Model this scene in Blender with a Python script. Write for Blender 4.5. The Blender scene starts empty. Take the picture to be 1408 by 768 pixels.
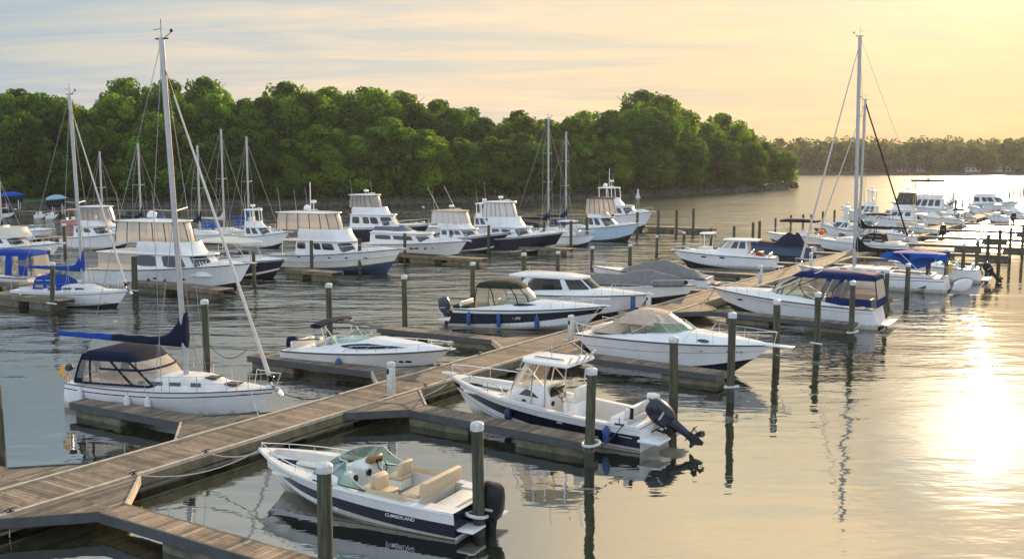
import bpy, math, random
from mathutils import Vector, Matrix, noise
random.seed(7)
sc = bpy.context.scene
COL = sc.collection

# ------------------------------------------------------------ camera
FPX, CAMH, YH = 1400.0, 9.5, 220.0            # focal length and horizon row in a 1408 px wide frame; eye height in m
PITCH = math.atan((384 - YH) / FPX)
cd = bpy.data.cameras.new('camera'); cam = bpy.data.objects.new('camera', cd); COL.objects.link(cam)
cam.location = (0, 0, CAMH); cam.rotation_euler = (math.pi / 2 - PITCH, 0, 0)
cd.sensor_fit = 'HORIZONTAL'; cd.sensor_width = 36; cd.lens = 36 * FPX / 1408
cd.clip_start = 0.1; cd.clip_end = 6000
sc.camera = cam

# ------------------------------------------------------------ sun and sky
SUN_EL, SUN_AZ = 13.5, 25.5                   # azimuth clockwise from the view direction (+Y)
se, sa = math.radians(SUN_EL), math.radians(SUN_AZ)
SUNDIR = Vector((math.sin(sa) * math.cos(se), math.cos(sa) * math.cos(se), math.sin(se)))
sl = bpy.data.lights.new('sun', 'SUN'); sl.energy = 5.0; sl.angle = math.radians(0.6); sl.color = (1.0, 0.68, 0.38)
so = bpy.data.objects.new('sun', sl); COL.objects.link(so)
so.rotation_euler = (-SUNDIR).to_track_quat('-Z', 'Y').to_euler()
world = bpy.data.worlds.new('World'); sc.world = world; world.use_nodes = True
SKY_K = 0.10
sc.view_settings.view_transform = 'Standard'; sc.view_settings.look = 'None'
sc.view_settings.exposure = 0.56; sc.view_settings.gamma = 1.0; sc.view_settings.use_curve_mapping = False

class NT:
    """tiny helper for node trees"""
    def __init__(s, tree): s.t = tree; s.n = tree.nodes; s.l = tree.links
    def new(s, typ, **kw):
        n = s.n.new(typ)
        for k, v in kw.items():
            if hasattr(n, k) and not k[0].isupper(): setattr(n, k, v)
        return n
    def put(s, n, key, v):
        i = n.inputs[key]
        if isinstance(v, bpy.types.NodeSocket): s.l.new(v, i)
        else: i.default_value = v
    def math(s, op, a, b=0.0, c=0.0, clamp=False):
        n = s.n.new('ShaderNodeMath'); n.operation = op; n.use_clamp = clamp
        for i, v in enumerate((a, b, c)): s.put(n, i, v)
        return n.outputs[0]
    def mix(s, f, a, b, blend='MIX'):
        n = s.n.new('ShaderNodeMix'); n.data_type = 'RGBA'; n.blend_type = blend
        s.put(n, 0, f)
        for i, v in ((6, a), (7, b)):
            s.put(n, i, v if isinstance(v, bpy.types.NodeSocket) else (*v[:3], 1))
        return n.outputs[2]
    def ramp(s, f, stops):
        n = s.n.new('ShaderNodeValToRGB'); e = n.color_ramp.elements
        while len(e) < len(stops): e.new(0.5)
        for i, (p, c) in enumerate(stops):
            e[i].position = p; e[i].color = (*c, 1) if not isinstance(c, (int, float)) else (c, c, c, 1)
        s.put(n, 0, f); return n.outputs[0]
    def noise(s, vec, scale, detail=2, rough=0.5, dist=0.0):
        n = s.n.new('ShaderNodeTexNoise')
        if vec is not None: s.l.new(vec, n.inputs['Vector'])
        n.inputs['Scale'].default_value = scale; n.inputs['Detail'].default_value = detail
        n.inputs['Roughness'].default_value = rough; n.inputs['Distortion'].default_value = dist
        return n.outputs['Fac']
    def mapping(s, vec, scale=(1, 1, 1), rot=(0, 0, 0), loc=(0, 0, 0)):
        n = s.n.new('ShaderNodeMapping'); s.l.new(vec, n.inputs['Vector'])
        n.inputs['Scale'].default_value = scale; n.inputs['Rotation'].default_value = rot; n.inputs['Location'].default_value = loc
        return n.outputs[0]

def build_world():
    w = NT(world.node_tree); w.n.clear()
    out = w.new('ShaderNodeOutputWorld'); bg = w.new('ShaderNodeBackground')
    sky = w.new('ShaderNodeTexSky'); sky.sky_type = 'NISHITA'; sky.sun_disc = False
    sky.sun_elevation = se; sky.sun_rotation = sa; sky.altitude = 0; sky.air_density = 1.2; sky.dust_density = 3.0; sky.ozone_density = 1.0
    tc = w.new('ShaderNodeTexCoord'); d = tc.outputs['Generated']
    sep = w.new('ShaderNodeSeparateXYZ'); w.l.new(d, sep.inputs[0]); z = sep.outputs[2]
    dp = w.new('ShaderNodeVectorMath', operation='DOT_PRODUCT'); w.l.new(d, dp.inputs[0]); dp.inputs[1].default_value = SUNDIR
    c = dp.outputs['Value']
    # thin high cloud veil: warm near the sun, blue grey aside, added fill behind camera
    ang = w.math('MULTIPLY', w.math('ARCCOSINE', c), 1 / math.pi)                 # 0 at the sun, 1 opposite
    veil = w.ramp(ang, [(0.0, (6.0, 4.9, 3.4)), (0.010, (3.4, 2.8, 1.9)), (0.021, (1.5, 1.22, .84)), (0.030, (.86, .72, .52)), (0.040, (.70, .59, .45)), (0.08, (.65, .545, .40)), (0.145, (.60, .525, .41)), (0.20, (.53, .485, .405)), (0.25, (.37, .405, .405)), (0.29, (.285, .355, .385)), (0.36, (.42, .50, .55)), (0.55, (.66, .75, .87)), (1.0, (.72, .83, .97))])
    up_ = w.ramp(z, [(.20, 0.0), (.45, 1.0)])  # masks: unseen upper sky is brightened for the water to mirror
    glow = w.ramp(z, [(.18, 0.0), (.27, 1.0)])
    veil = w.mix(w.math('MULTIPLY', glow, w.ramp(ang, [(.03, 0.0), (.045, .85), (.085, .85), (.155, 0.0)])), veil, (1.22, .95, .58))
    veil = w.mix(w.math('MULTIPLY', up_, w.ramp(ang, [(.12, 0.0), (.22, .85), (.34, .85), (.46, 0.0)])), veil, (.60, .635, .60))
    peach = w.math('MULTIPLY', w.math('POWER', w.math('SUBTRACT', 1.0, w.math('ABSOLUTE', z), clamp=True), 14.0), .6)
    veil = w.mix(peach, veil, (.57, .46, .36))
    # golden band low over the horizon towards the sun
    az = w.new('ShaderNodeVectorMath', operation='DOT_PRODUCT'); w.l.new(d, az.inputs[0]); az.inputs[1].default_value = (math.sin(sa + .12), math.cos(sa + .12), 0)
    low = w.math('MULTIPLY', w.math('POWER', w.math('MAXIMUM', az.outputs['Value'], 0.0), 6.0), w.math('POWER', w.math('SUBTRACT', 1.0, w.math('ABSOLUTE', z), clamp=True), 5.0), clamp=True)
    veil = w.mix(low, veil, (.62, .38, .15))
    # cirrus streaks on a plane high above
    inv = w.math('DIVIDE', 1.0, w.math('ADD', w.math('MAXIMUM', z, 0.0), 0.10))
    sc3 = w.new('ShaderNodeVectorMath', operation='SCALE'); w.l.new(d, sc3.inputs[0]); w.l.new(inv, sc3.inputs['Scale'])
    p = w.mapping(sc3.outputs[0], (0.30, 0.75, 0.0), rot=(0, 0, math.radians(-16)), loc=(1.3, .4, 0))
    n1 = w.noise(p, 1.5, 9, .66, 1.2)
    p2 = w.mapping(sc3.outputs[0], (0.45, 1.5, 0.0), rot=(0, 0, math.radians(-22)))
    n2 = w.noise(p2, 1.8, 8, .62, .9)
    n3 = w.noise(w.mapping(sc3.outputs[0], (.3, .5, 0), loc=(4, 2, 0)), 1.0, 2)
    streak = w.ramp(w.math('MULTIPLY_ADD', n2, .4, w.math('MULTIPLY', n1, .6)), [(.42, 0.0), (.60, 1.0)])
    cover = w.math('MULTIPLY', streak, w.ramp(n3, [(.3, .35), (.6, 1.0)]))
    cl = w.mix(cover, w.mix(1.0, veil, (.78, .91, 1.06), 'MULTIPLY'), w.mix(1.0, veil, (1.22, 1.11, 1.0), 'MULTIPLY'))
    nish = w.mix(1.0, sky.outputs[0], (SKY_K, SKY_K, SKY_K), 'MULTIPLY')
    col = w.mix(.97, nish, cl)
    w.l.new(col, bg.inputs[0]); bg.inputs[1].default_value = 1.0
    w.l.new(bg.outputs[0], out.inputs[0])
build_world()

# ------------------------------------------------------------ pixel <-> place
def at(px, py, z=0.0):
    """where the sight line of a pixel of the 1408 x 768 photograph meets the level z"""
    x = (px - 704) / FPX; y = -(py - 384) / FPX
    dz = -math.sin(PITCH) + y * math.cos(PITCH); t = (z - CAMH) / dz
    return Vector((x * t, (math.cos(PITCH) + y * math.sin(PITCH)) * t, z))
def pix(p):
    y = p[1]; z = p[2] - CAMH
    f = y * math.cos(PITCH) - z * math.sin(PITCH); u = y * math.sin(PITCH) + z * math.cos(PITCH)
    return (704 + FPX * p[0] / f, 384 - FPX * u / f)
# dock frame: s runs along the main walkway away from the camera, w to its right
DA = math.radians(57.3); DU = Vector((math.cos(DA), math.sin(DA), 0)); DN = Vector((DU.y, -DU.x, 0))
D0 = at(400, 561.5, .55); D0.z = 0
def S(s, w, z=0.0): return D0 + DU * s + DN * w + Vector((0, 0, z))
def sw(p): q = Vector((p[0], p[1], 0)) - D0; return q.dot(DU), q.dot(DN)
DECKZ = 0.55

# ------------------------------------------------------------ materials
MAT = {}
def M(name, col, rough=.5, metal=0., var=.12, scale=3., bump=0., bscale=30., coat=0., tint=False, stretch=None, emis=None, grime=False, blotch=False, spec=None):
    if name in MAT: return MAT[name]
    m = bpy.data.materials.new(name); m.use_nodes = True; w = NT(m.node_tree)
    b = w.n['Principled BSDF']; tc = w.new('ShaderNodeTexCoord'); v = tc.outputs['Object']
    if stretch: v = w.mapping(v, stretch)
    n = w.noise(v, scale, 5, .6)
    f = w.ramp(n, [(.3, 1 - var), (.7, 1 + var * .4)])
    c = w.mix(1.0, col, f, 'MULTIPLY')
    if tint:
        a = w.new('ShaderNodeAttribute', attribute_name='tint')
        c = w.mix(1.0, c, a.outputs['Fac'], 'MULTIPLY')
    if blotch:                                            # stains and damp patches
        bn = w.noise(tc.outputs['Object'], .9, 6, .7, .5); c = w.mix(1.0, c, w.ramp(bn, [(.38, .55), (.52, 1.0), (.62, 1.08)]), 'MULTIPLY')
    if grime:                                             # waterline scum and run marks
        sp = w.new('ShaderNodeSeparateXYZ'); w.l.new(tc.outputs['Object'], sp.inputs[0])
        gn = w.noise(w.mapping(tc.outputs['Object'], (2.2, 2.2, .35)), 3.0, 5, .65)
        zz = w.math('SUBTRACT', sp.outputs[2], w.math('MULTIPLY', gn, .42))
        g1 = w.ramp(zz, [(.0, .75), (.10, 0.0)])
        g2 = w.math('MULTIPLY', w.ramp(gn, [(.52, 0.0), (.72, .28)]), w.ramp(sp.outputs[2], [(.1, 1.0), (1.0, .25)]))
        c = w.mix(w.math('ADD', g1, g2, clamp=True), c, (.33, .29, .19))
    w.l.new(c, b.inputs['Base Color'])
    w.l.new(w.math('MULTIPLY_ADD', n, .15, rough - .07, clamp=True), b.inputs['Roughness'])
    b.inputs['Metallic'].default_value = metal
    if spec is not None: b.inputs['Specular IOR Level'].default_value = spec
    elif 'canvas' in name or 'tarp' in name: b.inputs['Specular IOR Level'].default_value = .12
    if coat: b.inputs['Coat Weight'].default_value = coat
    if bump:
        bp = w.new('ShaderNodeBump'); bp.inputs['Strength'].default_value = bump; bp.inputs['Distance'].default_value = .02
        w.l.new(w.noise(v, bscale, 4), bp.inputs['Height']); w.l.new(bp.outputs[0], b.inputs['Normal'])
    MAT[name] = m; return m

white = M('white_gelcoat', (.74, .74, .73), .22, var=.10, scale=1.2, coat=.3)
hullw = M('white_hull', (.74, .74, .73), .24, var=.10, scale=1.2, coat=.3, grime=True)
whited = M('nonskid_deck', (.66, .65, .62), .6, var=.12, scale=2, bump=.15, bscale=160)
cream = M('cream_gelcoat', (.68, .62, .50), .3, var=.1, scale=1.5)
navy = M('navy_gelcoat', (.005, .009, .024), .2, var=.25, spec=.28)
black = M('black_plastic', (.008, .008, .010), .3, var=.3, spec=.3)
bluegel = M('pale_blue_gelcoat', (.42, .55, .66), .25, var=.1)
bottomp = M('bottom_paint', (.012, .018, .022), .7, var=.3, spec=.2)
bottomb = M('blue_bottom_paint', (.015, .05, .10), .7, var=.3)
redp = M('red_bottom_paint', (.22, .03, .02), .6, var=.3)
pinkg = M('pink_gelcoat', (.55, .22, .20), .4, var=.2)
navyc = M('navy_canvas', (.008, .014, .036), .85, var=.25, scale=6, bump=.3, bscale=6)
bluec = M('blue_canvas', (.008, .020, .095), .85, var=.25, scale=6, bump=.3, bscale=6)
brightc = M('bright_blue_canvas', (.008, .07, .33), .8, var=.25, scale=5, bump=.3, bscale=6)
blackc = M('black_canvas', (.014, .014, .016), .85, var=.25, scale=6, bump=.3, bscale=6)
greenc = M('dark_green_canvas', (.022, .036, .022), .85, var=.25, scale=6, bump=.3, bscale=6)
tanc = M('tan_canvas', (.52, .42, .32), .85, var=.2, scale=4, bump=.35, bscale=5)
greyc = M('grey_tarpaulin', (.17, .17, .165), .85, var=.25, scale=3, bump=.5, bscale=3.5)
sailc = M('off_white_sailcloth', (.58, .55, .50), .8, var=.2, scale=4, bump=.3, bscale=6)
beige = M('beige_vinyl', (.55, .43, .28), .5, var=.12, scale=6, bump=.15, bscale=12)
whitev = M('white_vinyl', (.72, .69, .62), .45, var=.1, scale=6, bump=.12, bscale=12)
alu = M('aluminium', (.62, .62, .62), .32, .9, var=.12, scale=8)
mastm = M('painted_mast', (.42, .42, .42), .35, .3, var=.15, scale=3)
steel = M('stainless_steel', (.75, .74, .72), .18, 1., var=.08)
wire = M('rigging_wire', (.30, .30, .30), .4, .6, var=.1)
darkw = M('dark_window', (.012, .015, .018), .06, var=.2, coat=.5)
rubr = M('rub_rail', (.03, .03, .035), .5, var=.2)
rope = M('white_rope', (.50, .46, .38), .9, var=.3, scale=20)
ropeb = M('black_rope', (.02, .02, .022), .9, var=.3, scale=20)
teak = M('varnished_wood', (.26, .12, .05), .4, var=.3, scale=6)
yellow = M('yellow_foam', (.75, .36, .02), .6, var=.2)
orange = M('orange_foam', (.70, .16, .02), .6, var=.2)
fendb = M('blue_fender_vinyl', (.01, .06, .22), .4, var=.15)
fendn = M('navy_fender_vinyl', (.008, .02, .07), .4, var=.15)
fendw = M('white_fender_vinyl', (.62, .62, .60), .4, var=.2)
capm = M('white_plastic', (.60, .60, .58), .5, var=.35, scale=9)
pilem = M('treated_pine', (.078, .082, .048),   .9, var=.75, scale=13, bump=1.0, bscale=18, stretch=(1, 1, .10))
pileg = M('wet_pile', (.035, .034, .022), .55, var=.5, scale=9, bump=.6, bscale=18)
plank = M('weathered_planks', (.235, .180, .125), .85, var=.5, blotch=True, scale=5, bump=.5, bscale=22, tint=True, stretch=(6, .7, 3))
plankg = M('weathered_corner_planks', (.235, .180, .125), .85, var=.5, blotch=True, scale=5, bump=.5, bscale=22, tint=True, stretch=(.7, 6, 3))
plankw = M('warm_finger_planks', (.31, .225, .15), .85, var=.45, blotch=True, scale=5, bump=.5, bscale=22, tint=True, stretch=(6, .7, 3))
edgew = M('pale_edge_timber', (.50, .42, .31), .8, var=.35, scale=3, bump=.3, bscale=12)
fascia = M('shaded_fascia', (.055, .060, .062), .6, var=.35, scale=3, bump=.3, bscale=9)  # blue-grey shade of the near sides is put into this colour
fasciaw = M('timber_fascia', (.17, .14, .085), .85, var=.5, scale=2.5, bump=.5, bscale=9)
floatm = M('concrete_float', (.15, .135, .09), .9, var=.6, scale=2.5, bump=.6, bscale=7)
lettw = M('white_lettering', (.8, .8, .8), .4, var=.02)
lettd = M('dark_lettering', (.03, .03, .05), .5, var=.02)

def glass_mat(name, col, trans, rough=.05, warm=None, var=.0, lucent=0.0):
    m = bpy.data.materials.new(name); m.use_nodes = True; w = NT(m.node_tree); w.n.clear()
    o = w.new('ShaderNodeOutputMaterial'); b = w.new('ShaderNodeBsdfPrincipled'); t = w.new('ShaderNodeBsdfTransparent'); mx = w.new('ShaderNodeMixShader')
    tc = w.new('ShaderNodeTexCoord'); n = w.noise(tc.outputs['Object'], 2.2, 4)
    w.put(b, 'Base Color', (*col, 1)); w.put(b, 'Roughness', rough); t.inputs[0].default_value = (*(warm or (1, 1, 1)), 1)
    bp = w.new('ShaderNodeBump'); w.put(bp, 'Strength', var); w.put(bp, 'Distance', .05); w.l.new(n, bp.inputs['Height']); w.l.new(bp.outputs[0], b.inputs['Normal'])
    fr = w.new('ShaderNodeLayerWeight'); w.put(fr, 'Blend', .25)
    w.l.new(w.math('MULTIPLY_ADD', fr.outputs['Fresnel'], .6, 1 - trans, clamp=True), mx.inputs[0])
    sh = b.outputs[0]
    if lucent:
        tl = w.new('ShaderNodeBsdfTranslucent'); tl.inputs[0].default_value = (.80, .74, .64, 1); m2 = w.new('ShaderNodeMixShader'); m2.inputs[0].default_value = lucent
        w.l.new(sh, m2.inputs[1]); w.l.new(tl.outputs[0], m2.inputs[2]); sh = m2.outputs[0]
    w.l.new(t.outputs[0], mx.inputs[1]); w.l.new(sh, mx.inputs[2]); w.l.new(mx.outputs[0], o.inputs[0])
    MAT[name] = m; return m
glass = glass_mat('green_tinted_glass', (.06, .13, .12), .84, .03, (.72, .92, .86))
smoke = glass_mat('smoked_glass', (.03, .03, .03), .35, .03, (.5, .5, .5))
vinyl = glass_mat('clear_vinyl', (.50, .46, .40), .72, .12, (.95, .91, .84), var=.5, lucent=.2)
vinylw = glass_mat('white_enclosure_cloth', (.66, .66, .65), .12, .45, (.95, .95, .95), var=.6, lucent=.2)
vinylg = glass_mat('grey_clear_curtain', (.36, .37, .37), .5, .2, (.85, .87, .88), var=.6, lucent=.15)
vinylo = glass_mat('milky_vinyl', (.58, .55, .50), .38, .2, (.9, .85, .75), var=.6, lucent=.30)

# ------------------------------------------------------------ objects
def tag(o, label=None, cat=None, group=None, kind=None):
    if label: o['label'] = label
    if cat: o['category'] = cat
    if group: o['group'] = group
    if kind: o['kind'] = kind
    return o
def empty(name, loc, rz=0.0):
    o = bpy.data.objects.new(name, None); COL.objects.link(o); o.location = loc; o.rotation_euler = (0, 0, rz); o.empty_display_size = .3
    return o
def copy_tree(o, parent=None):
    c = o.copy(); COL.objects.link(c); c.parent = parent
    for ch in list(KIDS.get(o.name, [])): 
        k = copy_tree(ch, c)
        KIDS.setdefault(c.name, []).append(k)
    return c
KIDS = {}

class MB:
    def __init__(s): s.v = []; s.f = []; s.m = []; s.t = []; s.mats = []
    def mi(s, m):
        if m not in s.mats: s.mats.append(m)
        return s.mats.index(m)
    def add(s, vs, fs, m=None, tint=1.0):
        b = len(s.v); s.v += [tuple(v) for v in vs]; k = s.mi(m)
        for f in fs: s.f.append(tuple(b + i for i in f)); s.m.append(k); s.t.append(tint)
        return s
    def box(s, c, d, m=None, rz=0.0, tint=1.0, rot=None):
        R = rot or Matrix.Rotation(rz, 3, 'Z'); c = Vector(c)
        vs = [c + R @ Vector((x * d[0] / 2, y * d[1] / 2, z * d[2] / 2)) for z in (-1, 1) for y in (-1, 1) for x in (-1, 1)]
        return s.add(vs, [(0, 2, 3, 1), (4, 5, 7, 6), (0, 1, 5, 4), (2, 6, 7, 3), (0, 4, 6, 2), (1, 3, 7, 5)], m, tint)
    def rbox(s, c, d, r, m=None, rz=0.0, tilt=0.0, seg=3):
        """box with rounded edges: rounded-rectangle rings with a bevelled top and bottom"""
        c = Vector(c); R = Matrix.Rotation(rz, 3, 'Z') @ Matrix.Rotation(tilt, 3, 'Y'); r = min(r, min(d) / 2 * .95)
        rings = []
        for z, k in ((-d[2] / 2, r), (-d[2] / 2 + r * .3, r * .3), (-d[2] / 2 + r, 0), (d[2] / 2 - r, 0), (d[2] / 2 - r * .3, r * .3), (d[2] / 2, r)):
            hx, hy = d[0] / 2 - k, d[1] / 2 - k; rr = max(r - k, r * .25); ring = []
            for cx, cy, a0 in ((hx - rr, hy - rr, 0), (-hx + rr, hy - rr, 90), (-hx + rr, -hy + rr, 180), (hx - rr, -hy + rr, 270)):
                for q in range(seg + 1):
                    a = math.radians(a0 + 90 * q / seg); ring.append(c + R @ Vector((cx + rr * math.cos(a), cy + rr * math.sin(a), z)))
            rings.append(ring)
        return s.loft(rings, m, True, True)
    def loft(s, rings, m=None, cap0=False, cap1=False, closed=True, tint=1.0):
        n = len(rings[0]); vs = [p for r in rings for p in r]; fs = []
        for i in range(len(rings) - 1):
            for j in range(n if closed else n - 1):
                k = (j + 1) % n; fs.append((i * n + j, i * n + k, (i + 1) * n + k, (i + 1) * n + j))
        if cap0: fs.append(tuple(reversed(range(n))))
        if cap1: fs.append(tuple((len(rings) - 1) * n + j for j in range(n)))
        return s.add(vs, fs, m, tint)
    def tube(s, pts, r, m=None, seg=6, cap=True, r1=None):
        pts = [Vector(p) for p in pts]; rings = []; up = None
        for i, p in enumerate(pts):
            d = (pts[min(i + 1, len(pts) - 1)] - pts[max(i - 1, 0)])
            if d.length < 1e-9: d = Vector((0, 0, 1))
            d.normalize()
            if up is None: up = d.orthogonal().normalized()
            a = (up - d * up.dot(d));
            if a.length < 1e-6: a = d.orthogonal()
            a.normalize(); b = d.cross(a); up = a
            rr = r if r1 is None else r + (r1 - r) * i / (len(pts) - 1)
            rings.append([p + (a * math.cos(2 * math.pi * k / seg) + b * math.sin(2 * math.pi * k / seg)) * rr for k in range(seg)])
        return s.loft(rings, m, cap, cap)
    def lathe(s, prof, m=None, seg=16, c=(0, 0, 0), axis='Z'):
        c = Vector(c); rings = []
        for r, z in prof:
            ring = []
            for k in range(seg):
                a = 2 * math.pi * k / seg; x, y = r * math.cos(a), r * math.sin(a)
                ring.append(c + (Vector((x, y, z)) if axis == 'Z' else Vector((z, x, y)) if axis == 'X' else Vector((y, z, x))))
            rings.append(ring)
        return s.loft(rings, m, True, True)
    def build(s, name, parent=None, smooth=35, loc=None, mat=None):
        me = bpy.data.meshes.new(name); me.from_pydata(s.v, [], s.f)
        for m in s.mats: me.materials.append(m if m is not None else mat)
        me.polygons.foreach_set('material_index', s.m)
        if any(t != 1.0 for t in s.t) or any(m and m.name.find('plank') >= 0 for m in s.mats):
            a = me.attributes.new('tint', 'FLOAT', 'FACE'); a.data.foreach_set('value', s.t)
        if smooth:
            me.shade_smooth(); me.set_sharp_from_angle(angle=math.radians(smooth))
        me.update()
        o = bpy.data.objects.new(name, me); COL.objects.link(o)
        if parent is not None: o.parent = parent; KIDS.setdefault(parent.name, []).append(o)
        if loc is not None: o.location = loc
        return o
def tubes(name, paths, r, m, parent, seg=5):
    for p in paths:
        b = MB(); b.tube(p, r, m, seg); o = b.build(name, parent)
    return o
def catenary(a, b, sag, n=12):
    a, b = Vector(a), Vector(b)
    return [a.lerp(b, i / n) - Vector((0, 0, sag * 4 * (i / n) * (1 - i / n))) for i in range(n + 1)]
ORD = 'first second third fourth fifth sixth seventh eighth ninth tenth eleventh twelfth thirteenth fourteenth fifteenth sixteenth seventeenth eighteenth nineteenth twentieth'.split()
ORD += ['twenty-' + o for o in ORD[:9]] + ['thirtieth'] + ['thirty-' + o for o in ORD[:9]] + ['fortieth']
# ============================================================ water, banks, far shore
def build_water():
    m = bpy.data.materials.new('harbour_water'); m.use_nodes = True; w = NT(m.node_tree); b = w.n['Principled BSDF']
    tc = w.new('ShaderNodeTexCoord'); v = tc.outputs['Object']
    cx = w.new('ShaderNodeSeparateXYZ'); w.l.new(v, cx.inputs[0])
    # calmer close in between the near piers, livelier out in the channel
    chan = w.ramp(w.math('DIVIDE', cx.outputs[1], 200.0), [(.10, .04), (.20, .07), (.28, .32), (.38, .72), (.55, .8), (1.0, .45)])
    gust = w.ramp(w.noise(w.mapping(v, (.6, 1, 1)), .035, 3, .6), [(.38, .35), (.62, 1.0)])
    def smooth(val, a, c):
        n = w.new('ShaderNodeMapRange', interpolation_type='SMOOTHSTEP'); w.put(n, 0, val); n.inputs[1].default_value = a; n.inputs[2].default_value = c; return n.outputs[0]
    lee = w.math('MULTIPLY', smooth(cx.outputs[0], 16, 34), w.math('SUBTRACT', 1.0, smooth(cx.outputs[1], 105, 160)))   # sheltered water off the pile row
    amp = w.math('MULTIPLY', w.math('MULTIPLY', chan, gust), w.math('MULTIPLY_ADD', lee, -.88, 1.0))
    h = w.math('MULTIPLY', w.noise(w.mapping(v, (.5, 1.2, 1), rot=(0, 0, .12)), .30, 2, .5, .5), 1.6)
    h = w.math('MULTIPLY_ADD', w.noise(w.mapping(v, (.5, 1.2, 1), rot=(0, 0, .05)), .75, 3, .55, .4), .8, h)
    h = w.math('MULTIPLY_ADD', w.noise(w.mapping(v, (.5, 1.2, 1), rot=(0, 0, -.1)), 1.9, 2, .5, .3), .22, h)
    h = w.math('MULTIPLY_ADD', w.noise(w.mapping(v, (.8, 1.0, 1)), 6.0, 2), .03, h)
    bp = w.new('ShaderNodeBump'); bp.inputs['Distance'].default_value = .6; bp.inputs['Strength'].default_value = 1.0
    w.l.new(w.math('MULTIPLY', h, amp), bp.inputs['Height']); w.l.new(bp.outputs[0], b.inputs['Normal'])
    # the open river beyond the point is wind-roughened
    opn = w.math('MULTIPLY', smooth(cx.outputs[0], -12, 40), smooth(cx.outputs[1], 85, 130))
    w.l.new(w.math('MULTIPLY_ADD', opn, .17, .025), b.inputs['Roughness'])
    b.inputs['Base Color'].default_value = (.014, .019, .010, 1)
    b.inputs['IOR'].default_value = 5.0
    mb = MB(); mb.add([(-1500, -150, 0), (1500, -150, 0), (1500, 960, 0), (-1500, 960, 0)], [(0, 1, 2, 3)], m)
    tag(mb.build('water', smooth=0), kind='structure')
build_water()

soil = M('bank_soil', (.05, .044, .026), .95, var=.5, scale=.4, bump=.5, bscale=2)
turf = M('mown_grass', (.06, .10, .03), .95, var=.4, scale=.3, bump=.4, bscale=3)
stone = M('shore_stone', (.075, .068, .052), .9, var=.5, scale=1.2, bump=.5, bscale=5)
SHORE_PX = [(-330, 296), (-120, 291), (0, 288), (150, 285), (300, 284), (450, 282), (600, 279), (720, 276), (840, 272), (940, 268), (1020, 263.5), (1075, 260), (1096, 258.5)]
SHORE = [at(x, y) for x, y in SHORE_PX]
def resample(pts, step):
    out = [pts[0].copy()]
    for a, b in zip(pts, pts[1:]):
        n = max(1, int((b - a).length / step))
        for i in range(1, n + 1): out.append(a.lerp(b, i / n))
    return out
SH = resample(SHORE, 5)
BACKDIR = Vector((-.35, 1, 0)).normalized()
def bank(name, line, offs, m, jitter=.6, seed=3):
    rnd = random.Random(seed); mb = MB(); n = len(line); vs = []
    for k, (d, z) in enumerate(offs):
        for i, p in enumerate(line):
            e = min(1.0, (n - 1 - i) * 5 / 40.0)           # the point narrows towards its tip
            q = p + BACKDIR * (d * (e if d > 0 else 1)); zz = z * (max(e, .25) if z > 0 else 1)
            vs.append((q.x + rnd.uniform(-jitter, jitter), q.y + rnd.uniform(-jitter, jitter), zz + (rnd.uniform(-.2, .25) * min(1, abs(z)) if z > 0 else 0)))
    fs = [(k * n + i, k * n + i + 1, (k + 1) * n + i + 1, (k + 1) * n + i) for k in range(len(offs) - 1) for i in range(n - 1)]
    mb.add(vs, fs, m); return tag(mb.build(name, smooth=60), kind='structure')
bank('wooded_bank', SH, [(-3, -.6), (0, .15), (2, .8), (5, 1.2), (14, 2.0), (40, 4), (90, 6), (170, 7), (260, 4), (330, -1)], soil)
gl = [p for p in SH if pix(p)[0] < 190]
mb = MB(); n = len(gl); vs = []
for d, z in ((2.5, 1.02), (6, 1.38), (14, 2.3), (22, 3.1)):
    for p in gl: q = p + BACKDIR * d; vs.append((q.x, q.y, z + .22))
mb.add(vs, [(k * n + i, k * n + i + 1, (k + 1) * n + i + 1, (k + 1) * n + i) for k in range(3) for i in range(n - 1)], turf)
tag(mb.build('lawn'), 'strip of mown grass between the trees and the small boat docks', kind='structure')

def rocks(name, line, n, spread, size, label, seed=5):
    rnd = random.Random(seed); mb = MB()
    for k in range(n):
        i = rnd.randrange(len(line) - 1); p = line[i].lerp(line[i + 1], rnd.random()) + BACKDIR * rnd.uniform(*spread)
        r = rnd.uniform(*size); z = max(0, (p - line[i]).dot(BACKDIR)) * .35
        vs = []
        for zz, rr in ((-.6, .7), (0.0, 1.0), (.5, .75), (.8, .25)):
            for q in range(6):
                a = q * math.pi / 3 + rnd.uniform(-.3, .3); u = rr * r * rnd.uniform(.8, 1.2)
                vs.append((p.x + u * math.cos(a), p.y + u * math.sin(a), z + zz * r * .7))
        mb.add(vs, [(a * 6 + b, a * 6 + (b + 1) % 6, (a + 1) * 6 + (b + 1) % 6, (a + 1) * 6 + b) for a in range(3) for b in range(6)] + [(18, 19, 20, 21, 22, 23)], stone, 1)
    return tag(mb.build(name, smooth=0), label, kind='stuff')
rocks('shore_rocks', SH, 1500, (-1.2, 2.6), (.25, .65), 'broken stone along the waterline below the trees')

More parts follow.
